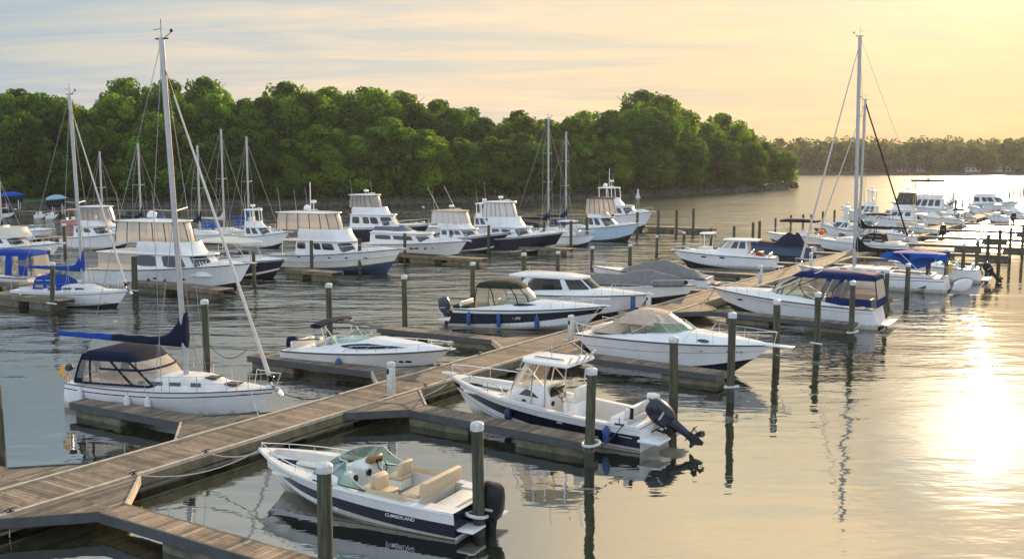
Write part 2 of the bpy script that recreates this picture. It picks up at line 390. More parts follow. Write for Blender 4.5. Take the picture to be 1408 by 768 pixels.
# ------------------------------------------------------------ foliage
def leaf_mat(name, col, trans):
    m = bpy.data.materials.new(name); m.use_nodes = True; w = NT(m.node_tree); w.n.clear()
    o = w.new('ShaderNodeOutputMaterial'); d = w.new('ShaderNodeBsdfPrincipled'); t = w.new('ShaderNodeBsdfTranslucent'); mx = w.new('ShaderNodeMixShader')
    a = w.new('ShaderNodeAttribute', attribute_name='tint'); oi = w.new('ShaderNodeObjectInfo')
    c = w.mix(1.0, col, a.outputs['Fac'], 'MULTIPLY')
    c = w.mix(1.0, c, w.ramp(oi.outputs['Random'], [(0, (.55, .66, .65)), (.5, (.95, 1, 1)), (1, (1.55, 1.32, .9))]), 'MULTIPLY')
    w.put(d, 'Base Color', c); w.put(d, 'Roughness', .6); w.put(d, 'Specular IOR Level', .25)
    w.put(t, 'Color', w.mix(1.0, c, trans, 'MULTIPLY')); w.put(mx, 0, .5)
    w.l.new(d.outputs[0], mx.inputs[1]); w.l.new(t.outputs[0], mx.inputs[2]); w.l.new(mx.outputs[0], o.inputs[0]); MAT[name] = m
    return m
leaf = leaf_mat('broad_leaves', (.064, .132, .015), (2.8, 2.4, .6))
leaf2 = leaf_mat('understory_leaves', (.045, .090, .018), (1.5, 1.6, .6))
leaff = leaf_mat('distant_leaves', (.085, .115, .035), (1.8, 1.5, .6))  # colour lightened to add haze to the far woods
barkm = M('tree_bark', (.11, .085, .06), .95, var=.4, scale=3, bump=.5, bscale=8)
def leaves(mb, c, r, n, size, rnd, m, tint, flat=.8):
    for _ in range(n):
        while True:
            d = Vector((rnd.uniform(-1, 1), rnd.uniform(-1, 1), rnd.uniform(-1, 1)))
            if .05 < d.length < 1: break
        d.normalize(); rr = r * (rnd.random() ** .16); p = c + Vector((d.x * rr, d.y * rr, d.z * rr * flat))
        nn = (d + Vector((rnd.uniform(-.8, .8), rnd.uniform(-.8, .8), rnd.uniform(-.5, .9)))).normalized()
        a = nn.orthogonal().normalized(); a = (Matrix.Rotation(rnd.uniform(0, 6.28), 3, nn) @ a); b = nn.cross(a)
        s1 = size * rnd.uniform(.6, 1.25); s2 = s1 * rnd.uniform(.45, .8)
        bend = nn * (s1 * .25)
        mb.add([p - a * s1 - bend, p - b * s2, p + a * s1 - bend, p + b * s2], [(0, 1, 2, 3)], m, tint * rnd.uniform(.75, 1.25))
def crown_mesh(seed, H=18.0, R=6.0, lobes=40, per=210, size=.36, low=.10):
    rnd = random.Random(seed); mb = MB()
    for k in range(lobes):
        zr = low + (1 - low) * (k + .5) / lobes
        prof = math.sqrt(max(0.03, 1 - ((zr - .50) / .53) ** 2)) * (1.0 + .14 * math.sin(seed + zr * 9))
        a = k * 2.399 + rnd.uniform(-.4, .4); rad = R * prof * rnd.uniform(.45, .80) * (1 if zr < .88 else .5)
        lr = rnd.uniform(1.3, 2.9) * (1.0 if zr < .85 else .8)
        c = Vector((rad * math.cos(a), rad * math.sin(a), zr * (H - 1.6)))
        leaves(mb, c, lr, int(per * lr * lr / 4.2), size, rnd, leaf, rnd.choice([.45, .65, .85, 1.1, 1.5]))
    for k in range(14):                                   # outlying sprays break the outline
        zr = rnd.uniform(.35, .97); prof = math.sqrt(max(.05, 1 - ((zr - .50) / .53) ** 2)); a = rnd.uniform(0, 6.28)
        c = Vector((R * prof * .92 * math.cos(a), R * prof * .92 * math.sin(a), zr * (H - .8)))
        leaves(mb, c, rnd.uniform(.6, 1.1), 34, size, rnd, leaf, rnd.uniform(.8, 1.3), 1.0)
    return mb
def trunk_mesh(seed, H=18.0, R=6.0):
    rnd = random.Random(seed + 50); mb = MB()
    mb.tube([(0, 0, -1.5), (.1, 0, 2), (.25, .1, H * .35), (.1, .3, H * .62), (0, .2, H * .9)], .42, barkm, 8, r1=.07)
    for k in range(11):
        z = H * rnd.uniform(.12, .72); a = k * 2.1 + rnd.uniform(-.4, .4); l = R * rnd.uniform(.55, .9)
        mb.tube([(.2, .1, z), (l * .45 * math.cos(a), l * .45 * math.sin(a), z + l * .28), (l * math.cos(a), l * math.sin(a), z + l * .75)], .15, barkm, 5, r1=.03)
    return mb
CROWNS, TRUNKS = [], []
for sd in range(6):
    CROWNS.append(crown_mesh(sd, lobes=[52, 44, 58, 48, 40, 56][sd]).build('crown', smooth=0).data)
    TRUNKS.append(trunk_mesh(sd).build('trunk').data)
for o in list(COL.objects):
    if o.name.split('.')[0] in ('crown', 'trunk'): bpy.data.objects.remove(o)
def put_tree(name, p, h, w, var, rz, label, group):
    e = empty(name, p, rz); tag(e, label, 'tree', group)
    for nm, ms in (('trunk', TRUNKS), ('crown', CROWNS)):
        o = bpy.data.objects.new(nm, ms[var]); COL.objects.link(o); o.parent = e; o.scale = (w / 12.5, w / 12.5, h / 18.0)
    return e
def shore_at(px):
    for a, b in zip(SHORE_PX, SHORE_PX[1:]):
        if a[0] <= px <= b[0]:
            k = (px - a[0]) / (b[0] - a[0]); return at(px, a[1] + (b[1] - a[1]) * k)
    return SHORE[-1]
rt = random.Random(11)
def row(items, off, group, what):
    n = len(items)
    for k, (px, ytop, wpx) in enumerate(items):
        p = shore_at(min(px, 1090)); Y = p.y
        p = p + Vector((0, 1, 0)) * off; p.x = (px - 704) / FPX * (p.y * 1.007 + .9)
        ztop = CAMH - (ytop - YH) / FPX * p.y; z0 = min(1.0 + off * .06, 6)
        h = ztop - z0; wd = wpx / FPX * p.y
        put_tree('broadleaf_tree', (p.x, p.y, z0), h * 1.02, wd * 1.12, rt.randrange(6), rt.uniform(0, 6.28), what % ORD[n - 1 - k], group)
FRONT = [(-130, 150, 90), (-60, 190, 80), (2, 186, 78), (45, 152, 74), (95, 205, 62), (140, 172, 70), (186, 196, 62), (225, 152, 84), (275, 190, 60), (312, 205, 56), (352, 168, 76), (402, 190, 66),
         (446, 170, 74), (492, 186, 64), (538, 162, 80), (588, 176, 72), (634, 188, 66), (676, 186, 62), (716, 182, 66), (760, 190, 62), (800, 196, 56), (842, 188, 56), (884, 148, 92), (942, 186, 60), (985, 190, 56), (1026, 196, 48), (1074, 207, 34)]
MID = [(-100, 120, 110), (18, 130, 92), (70, 128, 84), (122, 150, 74), (172, 128, 84), (240, 122, 84), (300, 130, 80), (372, 132, 84), (430, 126, 84), (484, 138, 78), (520, 122, 80), (570, 140, 76), (622, 148, 74),
       (668, 160, 66), (722, 158, 72), (786, 158, 66), (836, 150, 70), (905, 130, 96), (962, 168, 60), (1008, 170, 56), (1046, 194, 40)]
BACK = [(-60, 118, 110), (40, 120, 84), (100, 132, 70), (186, 108, 76), (245, 110, 76), (292, 106, 76), (345, 134, 66), (400, 112, 76), (458, 120, 70), (506, 118, 72), (556, 126, 72), (606, 136, 72),
        (646, 148, 66), (712, 150, 60), (748, 164, 60), (800, 153, 62), (880, 124, 78), (930, 150, 66), (988, 156, 62), (1022, 176, 44)]
row(FRONT, 9, 'trees along the waterline of the wooded point', 'front row tree at the water, %s from the tip of the wooded point')
row(MID, 26, 'trees in the middle of the wooded point', 'taller tree behind the front row, %s from the wooded tip')
row(BACK, 44, 'trees on the skyline of the wooded point', 'tree whose top makes the skyline, %s from the wooded tip')
def underwood():
    rnd = random.Random(21); mb = MB()
    for p in resample(SHORE, 3.2)[:-4]:
        if pix(p)[0] < 175 and rnd.random() < .85:
            continue
        for off in (2.6, 5.5, 9, 13):
            c = p + BACKDIR * (off + rnd.uniform(-1, 1)) + Vector((rnd.uniform(-1, 1), 0, 1.2 + off * .12 + rnd.uniform(0, 2.2)))
            leaves(mb, c, rnd.uniform(1.4, 2.6), 46, .42, rnd, leaf2, rnd.choice([.6, .8, 1.1]))
    tag(mb.build('undergrowth', smooth=0), 'bushes and low branches filling the edge of the wood', kind='stuff')
underwood()

# ------------------------------------------------------------ far shore
FS = [Vector((60, 660, 0)), Vector((150, 664, 0)), Vector((260, 668, 0)), Vector((340, 668, 0)), Vector((480, 650, 0)), Vector((700, 600, 0))]
FL = resample(FS, 10)
def far_shore():
    rnd = random.Random(9); mb = MB(); n = len(FL); vs = []; offs = [(-3, -.5), (2, .8), (15, 2), (60, 8), (150, 14), (400, 10)]
    for d, z in offs:
        for p in FL: vs.append((p.x, p.y + d, z + (rnd.uniform(-.3, .3) if z > 1 else 0)))
    mb.add(vs, [(k * n + i, k * n + i + 1, (k + 1) * n + i + 1, (k + 1) * n + i) for k in range(len(offs) - 1) for i in range(n - 1)], soil)
    tag(mb.build('far_bank', smooth=60), kind='structure')
    mb = MB()
    for i in range(620):
        t = rnd.random(); p = FL[int(t * (n - 1))]; row_ = i % 5; d = (12, 22, 34, 50, 70)[row_] + rnd.uniform(-4, 4)
        x = p.x + rnd.uniform(-6, 6); g = 1.5 + d * .10; hgt = rnd.uniform(12, 17) * (.72 if row_ == 0 else 1); rw = rnd.uniform(4.5, 7)
        tint = rnd.choice([.6, .8, 1.0, 1.25])
        for q in range(6):
            a = q * 1.05 + rnd.uniform(-.4, .4); zr = (.25, .45, .6, .4, .75, .95)[q]; rr = rw * (.55 if q < 4 else .25)
            leaves(mb, Vector((x + rr * math.cos(a), p.y + d + rr * math.sin(a), g + hgt * zr)), rw * rnd.uniform(.55, .72), 60, .95, rnd, leaff, tint * rnd.uniform(.85, 1.15), .85)
    tag(mb.build('far_woods', smooth=0), 'hazy line of woods across the river', kind='stuff')
far_shore()
hwall = M('house_siding', (.40, .38, .35), .7, var=.1); hroof = M('house_shingles', (.10, .09, .085), .9, var=.3)
def house(px, w_, h_, label, dark=False, z0=1.6, off=13):
    e = empty('waterfront_house', at(px, 240.2) * 1.0 + Vector((0, off, z0 + .3)), rt.uniform(-.2, .2)); tag(e, label, 'house', 'houses on the far shore')
    d_ = 7.0
    b = MB(); b.box((0, d_ / 2, h_ / 2 - .5), (w_, d_, h_ + 1), hwall if not dark else teak)
    b.build('wall', e, 0)
    b = MB(); b.add([(-w_ / 2 - .5, -.6, h_ - .1), (w_ / 2 + .5, -.6, h_ - .1), (w_ / 2 + .5, d_ + .6, h_ - .1), (-w_ / 2 - .5, d_ + .6, h_ - .1), (-w_ / 2 - .5, d_ / 2, h_ + 2.6), (w_ / 2 + .5, d_ / 2, h_ + 2.6)],
                   [(0, 1, 5, 4), (2, 3, 4, 5), (0, 4, 3), (1, 2, 5), (0, 3, 2, 1)], hroof); b.build('roof', e, 0)
    k = max(2, int(w_ / 3))
    for fl in range(2 if h_ > 5 else 1):
        for i in range(k):
            b = MB(); b.box((-w_ / 2 + (i + .5) * w_ / k, -.04, 1.6 + fl * 2.8), (1.3, .12, 1.4), darkw); b.build('window', e, 0)
for px, w_, h_, lab in [(1100, 6, 2.4, 'low pale house on the far shore just beyond the tip of the wooded point'), (1134, 8, 5.2, 'two storey white house among trees, second from the wooded point'),
          (1178, 8, 5.6, 'tall white house on the far shore behind the dark-boomed masts'), (1250, 6, 2.4, 'small pale cottage on the far shore left of the flybridge trawler'),
          (1278, 6, 2.6, 'little low house on the far shore above the flybridge trawler'), (1350, 9, 2.8, 'wide white house on the far shore in the sun glow'),
          (1380, 10, 3.2, 'long white house on the far shore, second from the picture edge'), (1402, 6, 4, 'white house on the far shore nearest the picture edge')]:
    house(px, w_, h_, lab)

# ============================================================ floating docks
def box_sw(mb, s0, s1, w0, w1, z0, z1, m, o, tint=1.0):
    """box in the dock frame; local x = s, local y = -w"""
    mb.box(((s0 + s1) / 2 - o[0], -((w0 + w1) / 2 - o[1]), (z0 + z1) / 2), (abs(s1 - s0), abs(w1 - w0), z1 - z0), m, tint=tint)
rd = random.Random(4)
def wood(): return rd.choice([.55, .7, .8, .9, .95, 1.0, 1.05, 1.15, 1.35]) * rd.uniform(.9, 1.1)
def main_dock():
    o = (-2.0, 1.02); e = empty('main_walkway', S(*o), DA); tag(e, 'long floating plank walkway with pale edge timbers running out past all the fingers', 'dock')
    b = MB(); s = -26.0
    while s < 176:
        st = .145 if s < 90 else .6
        box_sw(b, s, s + st - .012, .10, 1.94, DECKZ - .05, DECKZ, plank, o, wood()); s += st
    b.build('decking', e, 0)
    for w0, w1, nm in ((-.02, .10, 'edge_timber'), (1.94, 2.06, 'edge_timber')):
        b = MB(); s = -26
        while s < 176:
            b.box((s + 1.8 - o[0], -((w0 + w1) / 2 - o[1]), DECKZ + .012), (3.58, .12, .10), edgew); s += 3.6
        b.build(nm, e, 0)
    for w in (.02, 2.02):
        b = MB(); box_sw(b, -26, 176, w - .04, w + .04, .24, DECKZ - .045, fasciaw, o); b.build('fascia', e, 0)
        b = MB(); box_sw(b, -26, 176, w - .06 * (1 if w < 1 else -1) - .04, w - .06 * (1 if w < 1 else -1) + .04, .12, .20, fasciaw, o); b.build('waler', e, 0)
    k = 0; s = -25.0
    while s < 130:
        if s < 66: b = MB(); b.rbox(((s + 1.2) - o[0], 0, .02), (2.4, 1.86, .50), .04, floatm, seg=1); b.build('float', e, 40)
        s += 3.4; k += 1
main_dock()
def finger(sc_, side, wend, label, wd=.85, skew=-.045, gus=1.75, warm=False, z=DECKZ, gl=True, gr=True, corner=True):
    """finger pier with two triangular corner platforms where it leaves the walkway"""
    w0 = 2.08 if side > 0 else -.04; o = (sc_, w0); e = empty('finger_pier', S(*o), DA); tag(e, label, 'pier', 'finger piers off the walkway')
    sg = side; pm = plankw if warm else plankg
    c = lambda w: sc_ + skew * abs(w - w0)
    b = MB(); w = w0 + (sg * 1.7 if corner else 0); L = abs(wend - w0)
    a = abs(w - w0)
    while a < L:
        wa = w0 + sg * a; wb = w0 + sg * (a + .133)
        box_sw(b, c(wa) - wd / 2, c(wa) + wd / 2, min(wa, wb), max(wa, wb), z - .05, z, pm, o, wood()); a += .145
    b.build('decking', e, 0)
    for q in (-1, 1):
        b = MB(); a0 = 1.7 if corner else 0
        p0 = (c(w0 + sg * a0) + q * (wd / 2 + .03), w0 + sg * a0); p1 = (c(wend) + q * (wd / 2 + .03), wend)
        dx, dy = p1[0] - p0[0], -(p1[1] - p0[1]); ln = math.hypot(dx, dy)
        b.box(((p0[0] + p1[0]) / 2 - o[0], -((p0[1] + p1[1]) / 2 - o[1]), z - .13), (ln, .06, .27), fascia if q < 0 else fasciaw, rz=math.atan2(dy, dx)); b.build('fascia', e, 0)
    b = MB(); box_sw(b, c(wend) - wd / 2 - .06, c(wend) + wd / 2 + .06, wend - .03, wend + .03, z - .27, z, fasciaw, o); b.build('end_board', e, 0)
    fl = 2.6
    for f0 in ((L - fl - .1), (L - 2 * fl - 2.2)):
        if f0 < 1.5: continue
        wa = w0 + sg * (f0 + fl / 2)
        b = MB(); b.rbox((c(wa) - o[0], -(wa - o[1]), .0), (wd * .92, fl, .5), .04, floatm, seg=1); b.build('float', e, 40)
    if corner:
        for q, on in ((-1, gl), (1, gr)):
            if not on: continue
            b = MB(); a = 0.0                                # corner planks run with the walkway
            while a < 1.68:
                r = gus * (1 - a / 1.75); wa, wb = w0 + sg * (a + .012), w0 + sg * (a + .145)
                s0 = c(wa) + q * (-.04 if q > 0 else -.04); s1 = c(wa) + q * (wd / 2 + r)
                if q < 0: s0 = c(wa) - .003
                else: s0 = c(wa) + .003
                t = wood(); r2 = gus * (1 - (a + .133) / 1.75)
                xs0, xs1a, xs1b = s0 - o[0], s1 - o[0], c(wb) + q * (wd / 2 + r2) - o[0]; ya, yb = -(wa - o[1]), -(wb - o[1])
                vs = [(xs0, ya, z - .05), (xs1a, ya, z - .05), (xs1b, yb, z - .05), (xs0, yb, z - .05), (xs0, ya, z), (xs1a, ya, z), (xs1b, yb, z), (xs0, yb, z)]
                b.add(vs, [(0, 1, 2, 3), (4, 5, 6, 7), (0, 1, 5, 4), (1, 2, 6, 5), (2, 3, 7, 6), (3, 0, 4, 7)], plankg, t); a += .145
            b.build('corner_platform', e, 0)
            p0 = Vector((c(w0) + q * (wd / 2 + gus + .02) - o[0], 0, 0)); p1 = Vector((c(w0 + sg * 1.72) + q * (wd / 2 + .03) - o[0], -sg * 1.72, 0)); d = p1 - p0
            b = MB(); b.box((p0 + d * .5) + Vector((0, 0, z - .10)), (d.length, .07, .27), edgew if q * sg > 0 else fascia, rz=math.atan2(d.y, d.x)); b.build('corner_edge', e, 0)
    return e
finger(-10.2, 1, 13.5, 'warm-toned finger pier leading off the lower picture edge', .72, 0, warm=True)
finger(2.7, 1, 11.1, 'finger pier between the bowrider and the centre console boat', .85, -.05)
finger(14.9, 1, 10.9, 'finger pier alongside the tan-topped cruiser', 1.0, -.06)
finger(31.4, 1, 12.2, 'finger pier alongside the cruiser with the navy camper top', 1.0, -.06)
finger(-10.2, -1, -9.0, 'plank pier leaving the walkway towards the lone pile at the picture edge', .95, 0)
finger(-2.9, -1, -7.6, 'finger pier under the side of the near sailboat', .9, -.05)
finger(7.1, -1, -8.9, 'finger pier beside the silver cruiser with the dark portholes', .9, -.05)
finger(16.3, -1, -9.0, 'finger pier between the silver cruiser and the navy-striped cruiser', .9, -.04)
finger(29.6, -1, -9.5, 'finger pier beyond the white hardtop cruiser', .9, -.04)
finger(40.0, -1, -9.5, 'finger pier beside the two boats under grey tarpaulins', .9, 0, corner=False)
finger(51.5, -1, -9.5, 'finger pier beside the white pilothouse boat', .9, 0, corner=False)
finger(62.0, -1, -10, 'finger pier by the navy-covered runabouts', .9, 0, corner=False)
finger(42.6, 1, 11.5, 'bare finger pier just beyond the navy camper top cruiser', .9, 0, corner=False)
for k, (s_, wl) in enumerate([(51.8, 12), (63.5, 13), (71, 13), (80, 14), (90, 15), (102, 16), (116, 18), (132, 18), (150, 20)]):
    finger(s_, 1, wl, '%s finger pier on the open water side past the navy camper top cruiser' % ORD[k + 1], .9, 0, corner=False)
for k, s_ in enumerate([74, 84, 96, 110, 128, 148]):
    finger(s_, -1, -13, 'far finger pier on the river side, %s past the navy-covered runabouts' % ORD[k], .9, 0, corner=False)

# fixed piers of the row across the channel: long low walkway behind the boats
def plain_pier(a, b_, wd, label, name='fixed_pier', z=.75, nf=0):
    a, b_ = Vector(a), Vector(b_); d = b_ - a; ln = Vector((d.x, d.y, 0)).length; e = empty(name, (a.x, a.y, 0), math.atan2(d.y, d.x)); tag(e, label, 'pier', 'piers across the channel')
    mb = MB(); x = 0
    while x < ln: mb.box((x + .14, 0, z - .03), (.27, wd, .06), plankg, tint=wood()); x += .29
    mb.build('decking', e, 0)
    for q in (-1, 1):
        mb = MB(); mb.box((ln / 2, q * (wd / 2 + .04), z - .14), (ln, .07, .28), fasciaw); mb.build('fascia', e, 0)
    n = max(2, int(ln / 3.5))
    for i in range(n):
        mb = MB(); mb.rbox(((i + .5) * ln / n, 0, .2), (ln / n * .66, wd * .9, .7), .05, floatm, seg=1); mb.build('float', e, 40)
PD = Vector((math.cos(math.radians(-32)), math.sin(math.radians(-32)), 0))
for px, py, ln, lab in [(0, 404, 7.0, 'low plank pier at the picture edge below the blue-covered sailboat'), (-20, 386, 6.0, 'narrow pier between the two blue-covered boats'), (186, 388, 9.5, 'low plank pier in front of the big flybridge yacht'),
                        (394, 371, 5.5, 'short pier at the stern of the beige-enclosed trawler'), (518, 348, 7.5, 'low pier in front of the white sport yacht'), (560, 351, 8.5, 'second low pier in front of the white sport yacht'),
                        (642, 336, 12.5, 'low pier in front of the navy sportfishing boats'), (885, 312, 10, 'short pier beyond the pale blue trawler'), (56, 325, 9, 'pier behind the white cruiser at the picture edge'), (386, 300, 11, 'thin pier under the trees behind the beige-enclosed trawler'),
                        (860, 404, 0, '')]:
    if ln: p = at(px, py, .6); plain_pier(p, p + PD * ln, 1.3, lab)
p = at(24, 290, .7); plain_pier(p, p + Vector((34, 5, 0)), 1.6, 'long dock of the small craft below the lawn')

# ------------------------------------------------------------ mooring piles
def make_pile(px, yt, yb, label, group, r_=.155, lean=0.0, capw=True, ring=None, name='mooring_pile'):
    r = r_ * rd.uniform(.88, 1.12)
    p = at(px, yb); h = CAMH - (yt - YH) / FPX * p.y * 1.0; e = empty(name, p, rd.uniform(0, 6)); tag(e, label, 'piling', group)
    e.rotation_euler = (lean * .3, lean, e.rotation_euler.z)
    b = MB(); b.lathe([(r * 1.04, -1.6), (r * 1.04, .0), (r * 1.02, .28 + r)], pileg, 14); b.lathe([(r, .0), (r * 1.0, .45), (r * .97, h * .6), (r * .95, h - (.0 if not capw else .12))], pilem, 14)
    b.build('post', e, 40)
    if capw:
        b = MB(); b.lathe([(r * 1.10, h - .22), (r * 1.12, h - .21), (r * 1.12, h - .06), (r * .95, h - .02), (r * .2, h + .02)], capm, 16); b.build('cap', e, 25)
    if ring:
        b = MB(); pts = [(math.cos(a) * .27 + (.06), math.sin(a) * .27, ring + .05 * math.cos(a)) for a in [i * math.pi / 8 for i in range(17)]]
        b.tube(pts, .045, capm, 6); b.build('hoop', e)
    return e
g = 'capped mooring piles'
near = [(659, 585, 735, 'white-capped green pile at the stern of the bowrider', .165, .55), (448, 645, 792, 'nearest white-capped pile, in front of the bowrider hull', .165, None),
        (810, 508, 640, 'white-capped pile with a hoop at the end of the pier by the centre console', .17, .72), (926, 464, 560, 'pile standing between the console boat and the tan-topped cruiser', .165, None),
        (1004, 430, 552, 'pile with a white hoop at the pier end beside the tan-topped cruiser', .16, .62), (1067, 412, 505, 'pile at the bow rail of the tan-topped cruiser', .155, None),
        (1123, 402, 485, 'pile with a hoop in front of the navy camper top cruiser amidships', .155, .5), (1170, 386, 470, 'pile with a hoop at the quarter of the navy camper top cruiser', .155, .55),
        (1217, 370, 440, 'pile just astern of the navy camper top cruiser', .15, None), (2, 535, 645, 'lone pile cut by the picture edge beyond the walkway', .16, None),
        (285, 412, 505, 'white-capped pile behind the mast of the near sailboat', .16, None), (454, 389, 478, 'white-capped pile behind the folded bimini of the silver cruiser', .15, None),
        (557, 378, 450, 'white-capped pile beyond the windshield of the silver cruiser', .15, None), (650, 360, 412, 'white-capped pile near the outboard of the navy-striped cruiser', .16, None),
        (72, 360, 430, 'leaning white-capped pile in front of the small blue-covered sailboat', .17, .6), (186, 352, 408, 'rough dark pile at the bow of the small blue-covered sailboat', .19, .5)]
for px, yt, yb, lab, r, ring in near:
    make_pile(px, yt, yb, lab, g, r, ring=ring, capw=px not in (186, 2, 1067) or px == 1067, lean=-.05 if px == 72 else rd.uniform(-.022, .022))
right = [(1247, 362, 408), (1275, 348, 400), (1300, 342, 392), (1323, 334, 385), (1342, 328, 376), (1357, 322, 369), (1373, 315, 362), (1388, 312, 357), (1405, 308, 352)]
for k, (px, yt, yb) in enumerate(right):
    make_pile(px, yt, yb, 'pile of the long open water row, %s past the navy camper top cruiser' % ORD[k], g, .155, ring=.6 if k in (1, 2) else None, capw=k < 5)
mid = [(720, 347, 400), (767, 345, 372), (814, 338, 368), (866, 335, 368), (903, 323, 352), (940, 318, 347), (977, 313, 345), (1009, 310, 333), (1035, 305, 330), (1044, 303, 328), (1066, 299, 318), (1087, 295, 316), (1104, 294, 312), (1115, 294, 311), (1131, 290, 309), (1147, 288, 306), (1162, 286, 304)]
for k, (px, yt, yb) in enumerate(mid):
    make_pile(px, yt, yb, 'pile beyond the river-side boats, %s counting from the navy-striped cruiser towards the open water' % ORD[k], g, .16, capw=k < 6)
chan = [(258, 345, 396), (350, 345, 395), (429, 330, 378), (495, 328, 376), (557, 320, 360), (620, 316, 358), (672, 309, 348), (713, 307, 345), (748, 304, 345), (785, 303, 340), (807, 298, 335), (842, 294, 330), (876, 291, 326), (905, 288, 320), (930, 288, 322), (953, 286, 322)]
for k, (px, yt, yb) in enumerate(chan):
    make_pile(px, yt, yb, 'pile in front of the boats across the channel, %s from the big flybridge yacht' % ORD[k], g, .15 if k < 8 else .17, capw=False)
lft = [(26, 310, 352), (90, 307, 352), (68, 340, 372), (582, 283, 304), (372, 318, 338), (22, 286, 300)]
for k, (px, yt, yb) in enumerate(lft):
    make_pile(px, yt, yb, ['pile at the bow of the white cruiser by the picture edge', 'tall pile between the white cruiser and the grey-enclosed yacht', 'short pile beside the bow of the white cruiser', 'capped pile behind the white sport yacht under the trees',
                           'thick pile at the stern of the beige-enclosed trawler', 'pile of the small craft dock below the lawn'][k], g, .17, capw=True)
farp = [(1293, 278, 290), (1303, 276, 289), (1314, 274, 288), (1323, 273, 287), (1332, 271, 286), (1340, 268, 285), (1370, 262, 274), (1377, 261, 274), (1383, 260, 273), (1388, 259, 272), (1393, 258.5, 271.5), (1398, 258, 271), (1403, 257, 270.5), (1407, 254, 270)]
for k, (px, yt, yb) in enumerate(farp):
    make_pile(px, yt, yb, 'thin far pile against the sun glitter, %s from the flybridge trawler' % ORD[k], g, .24, capw=False)

# ------------------------------------------------------------ service posts and cleats on the walkway
def pedestal(s, w, label, blue=False, hgt=1.25):
    e = empty('power_pedestal', S(s, w, DECKZ), DA); tag(e, label, 'power post', 'white power posts on the walkway')
    b = MB(); b.rbox((0, 0, hgt / 2 - .05), (.26, .26, hgt - .1), .05, capm); b.build('post', e, 40)
    b = MB(); b.lathe([(.16, hgt - .10), (.165, hgt), (.14, hgt + .05), (.05, hgt + .08)], capm, 14); b.build('cap', e, 40)
    b = MB(); b.box((-.14, .04, hgt - .3), (.02, .09, .2), black); b.build('socket_panel', e, 0)
    b = MB(); b.box((0, 0, .012), (.36, .36, .02), alu); b.build('base_plate', e, 0)
pedestal(3.6, 1.72, 'nearest white power post, where the pier by the console boat leaves the walkway')
pedestal(17.6, 1.72, 'white power post at the stern of the tan-topped cruiser')
pedestal(27.6, 1.25, 'white power post at the bow of the white hardtop cruiser')
pedestal(46.0, 1.6, 'white power post beyond the bow of the navy camper top cruiser')
pedestal(58.5, 1.6, 'fifth white power post along the walkway, by the navy-boomed sailboat')
e = empty('blue_barrel', S(27.2, .45, DECKZ)); tag(e, 'upright blue tube leaning by the bow of the white hardtop cruiser', 'tube')
b = MB(); b.lathe([(.15, 0), (.16, .03), (.15, 1.0), (.12, 1.05)], fendb, 14); b.build('body', e); b = MB(); b.lathe([(.155, 1.02), (.155, 1.09), (.05, 1.11)], fendn, 14); b.build('lid', e)
def cleat(s, w, label):
    e = empty('dock_cleat', S(s, w, DECKZ + .062), DA); tag(e, label, 'cleat', 'cleats on the walkway edges')
    b = MB(); b.rbox((0, 0, .015), (.16, .07, .03), .01, rubr); b.rbox((0, 0, .05), (.05, .04, .06), .01, rubr); b.tube([(-.17, 0, .075), (-.08, 0, .09), (.08, 0, .09), (.17, 0, .075)], .018, rubr, 6); b.build('horn', e)
CL = {'bow1': (-5.6, 2.0, 'dark cleat holding the bow line of the bowrider'), 'bow1b': (-8.2, 2.0, 'dark cleat at the corner of the lowest finger pier'), 'bow2': (5.4, 2.0, 'dark cleat at the bow of the centre console boat'), 'sail': (2.4, .04, 'dark cleat at the bow of the near sailboat'),
      'b4': (8.9, .04, 'dark cleat beside the finger of the silver cruiser'), 'b4b': (12.0, .04, 'dark cleat past the bow of the silver cruiser'), 'b5': (21.5, .04, 'dark cleat at the bow of the navy-striped cruiser'), 'b8': (19.5, 2.0, 'dark cleat at the stern of the tan-topped cruiser'),
      'b9': (35, 2.0, 'dark cleat at the bow of the navy camper top cruiser'), 'x1': (-11.9, 2.0, 'dark cleat at the near end of the walkway by the dangling line')}
for k, a in CL.items(): cleat(*a)
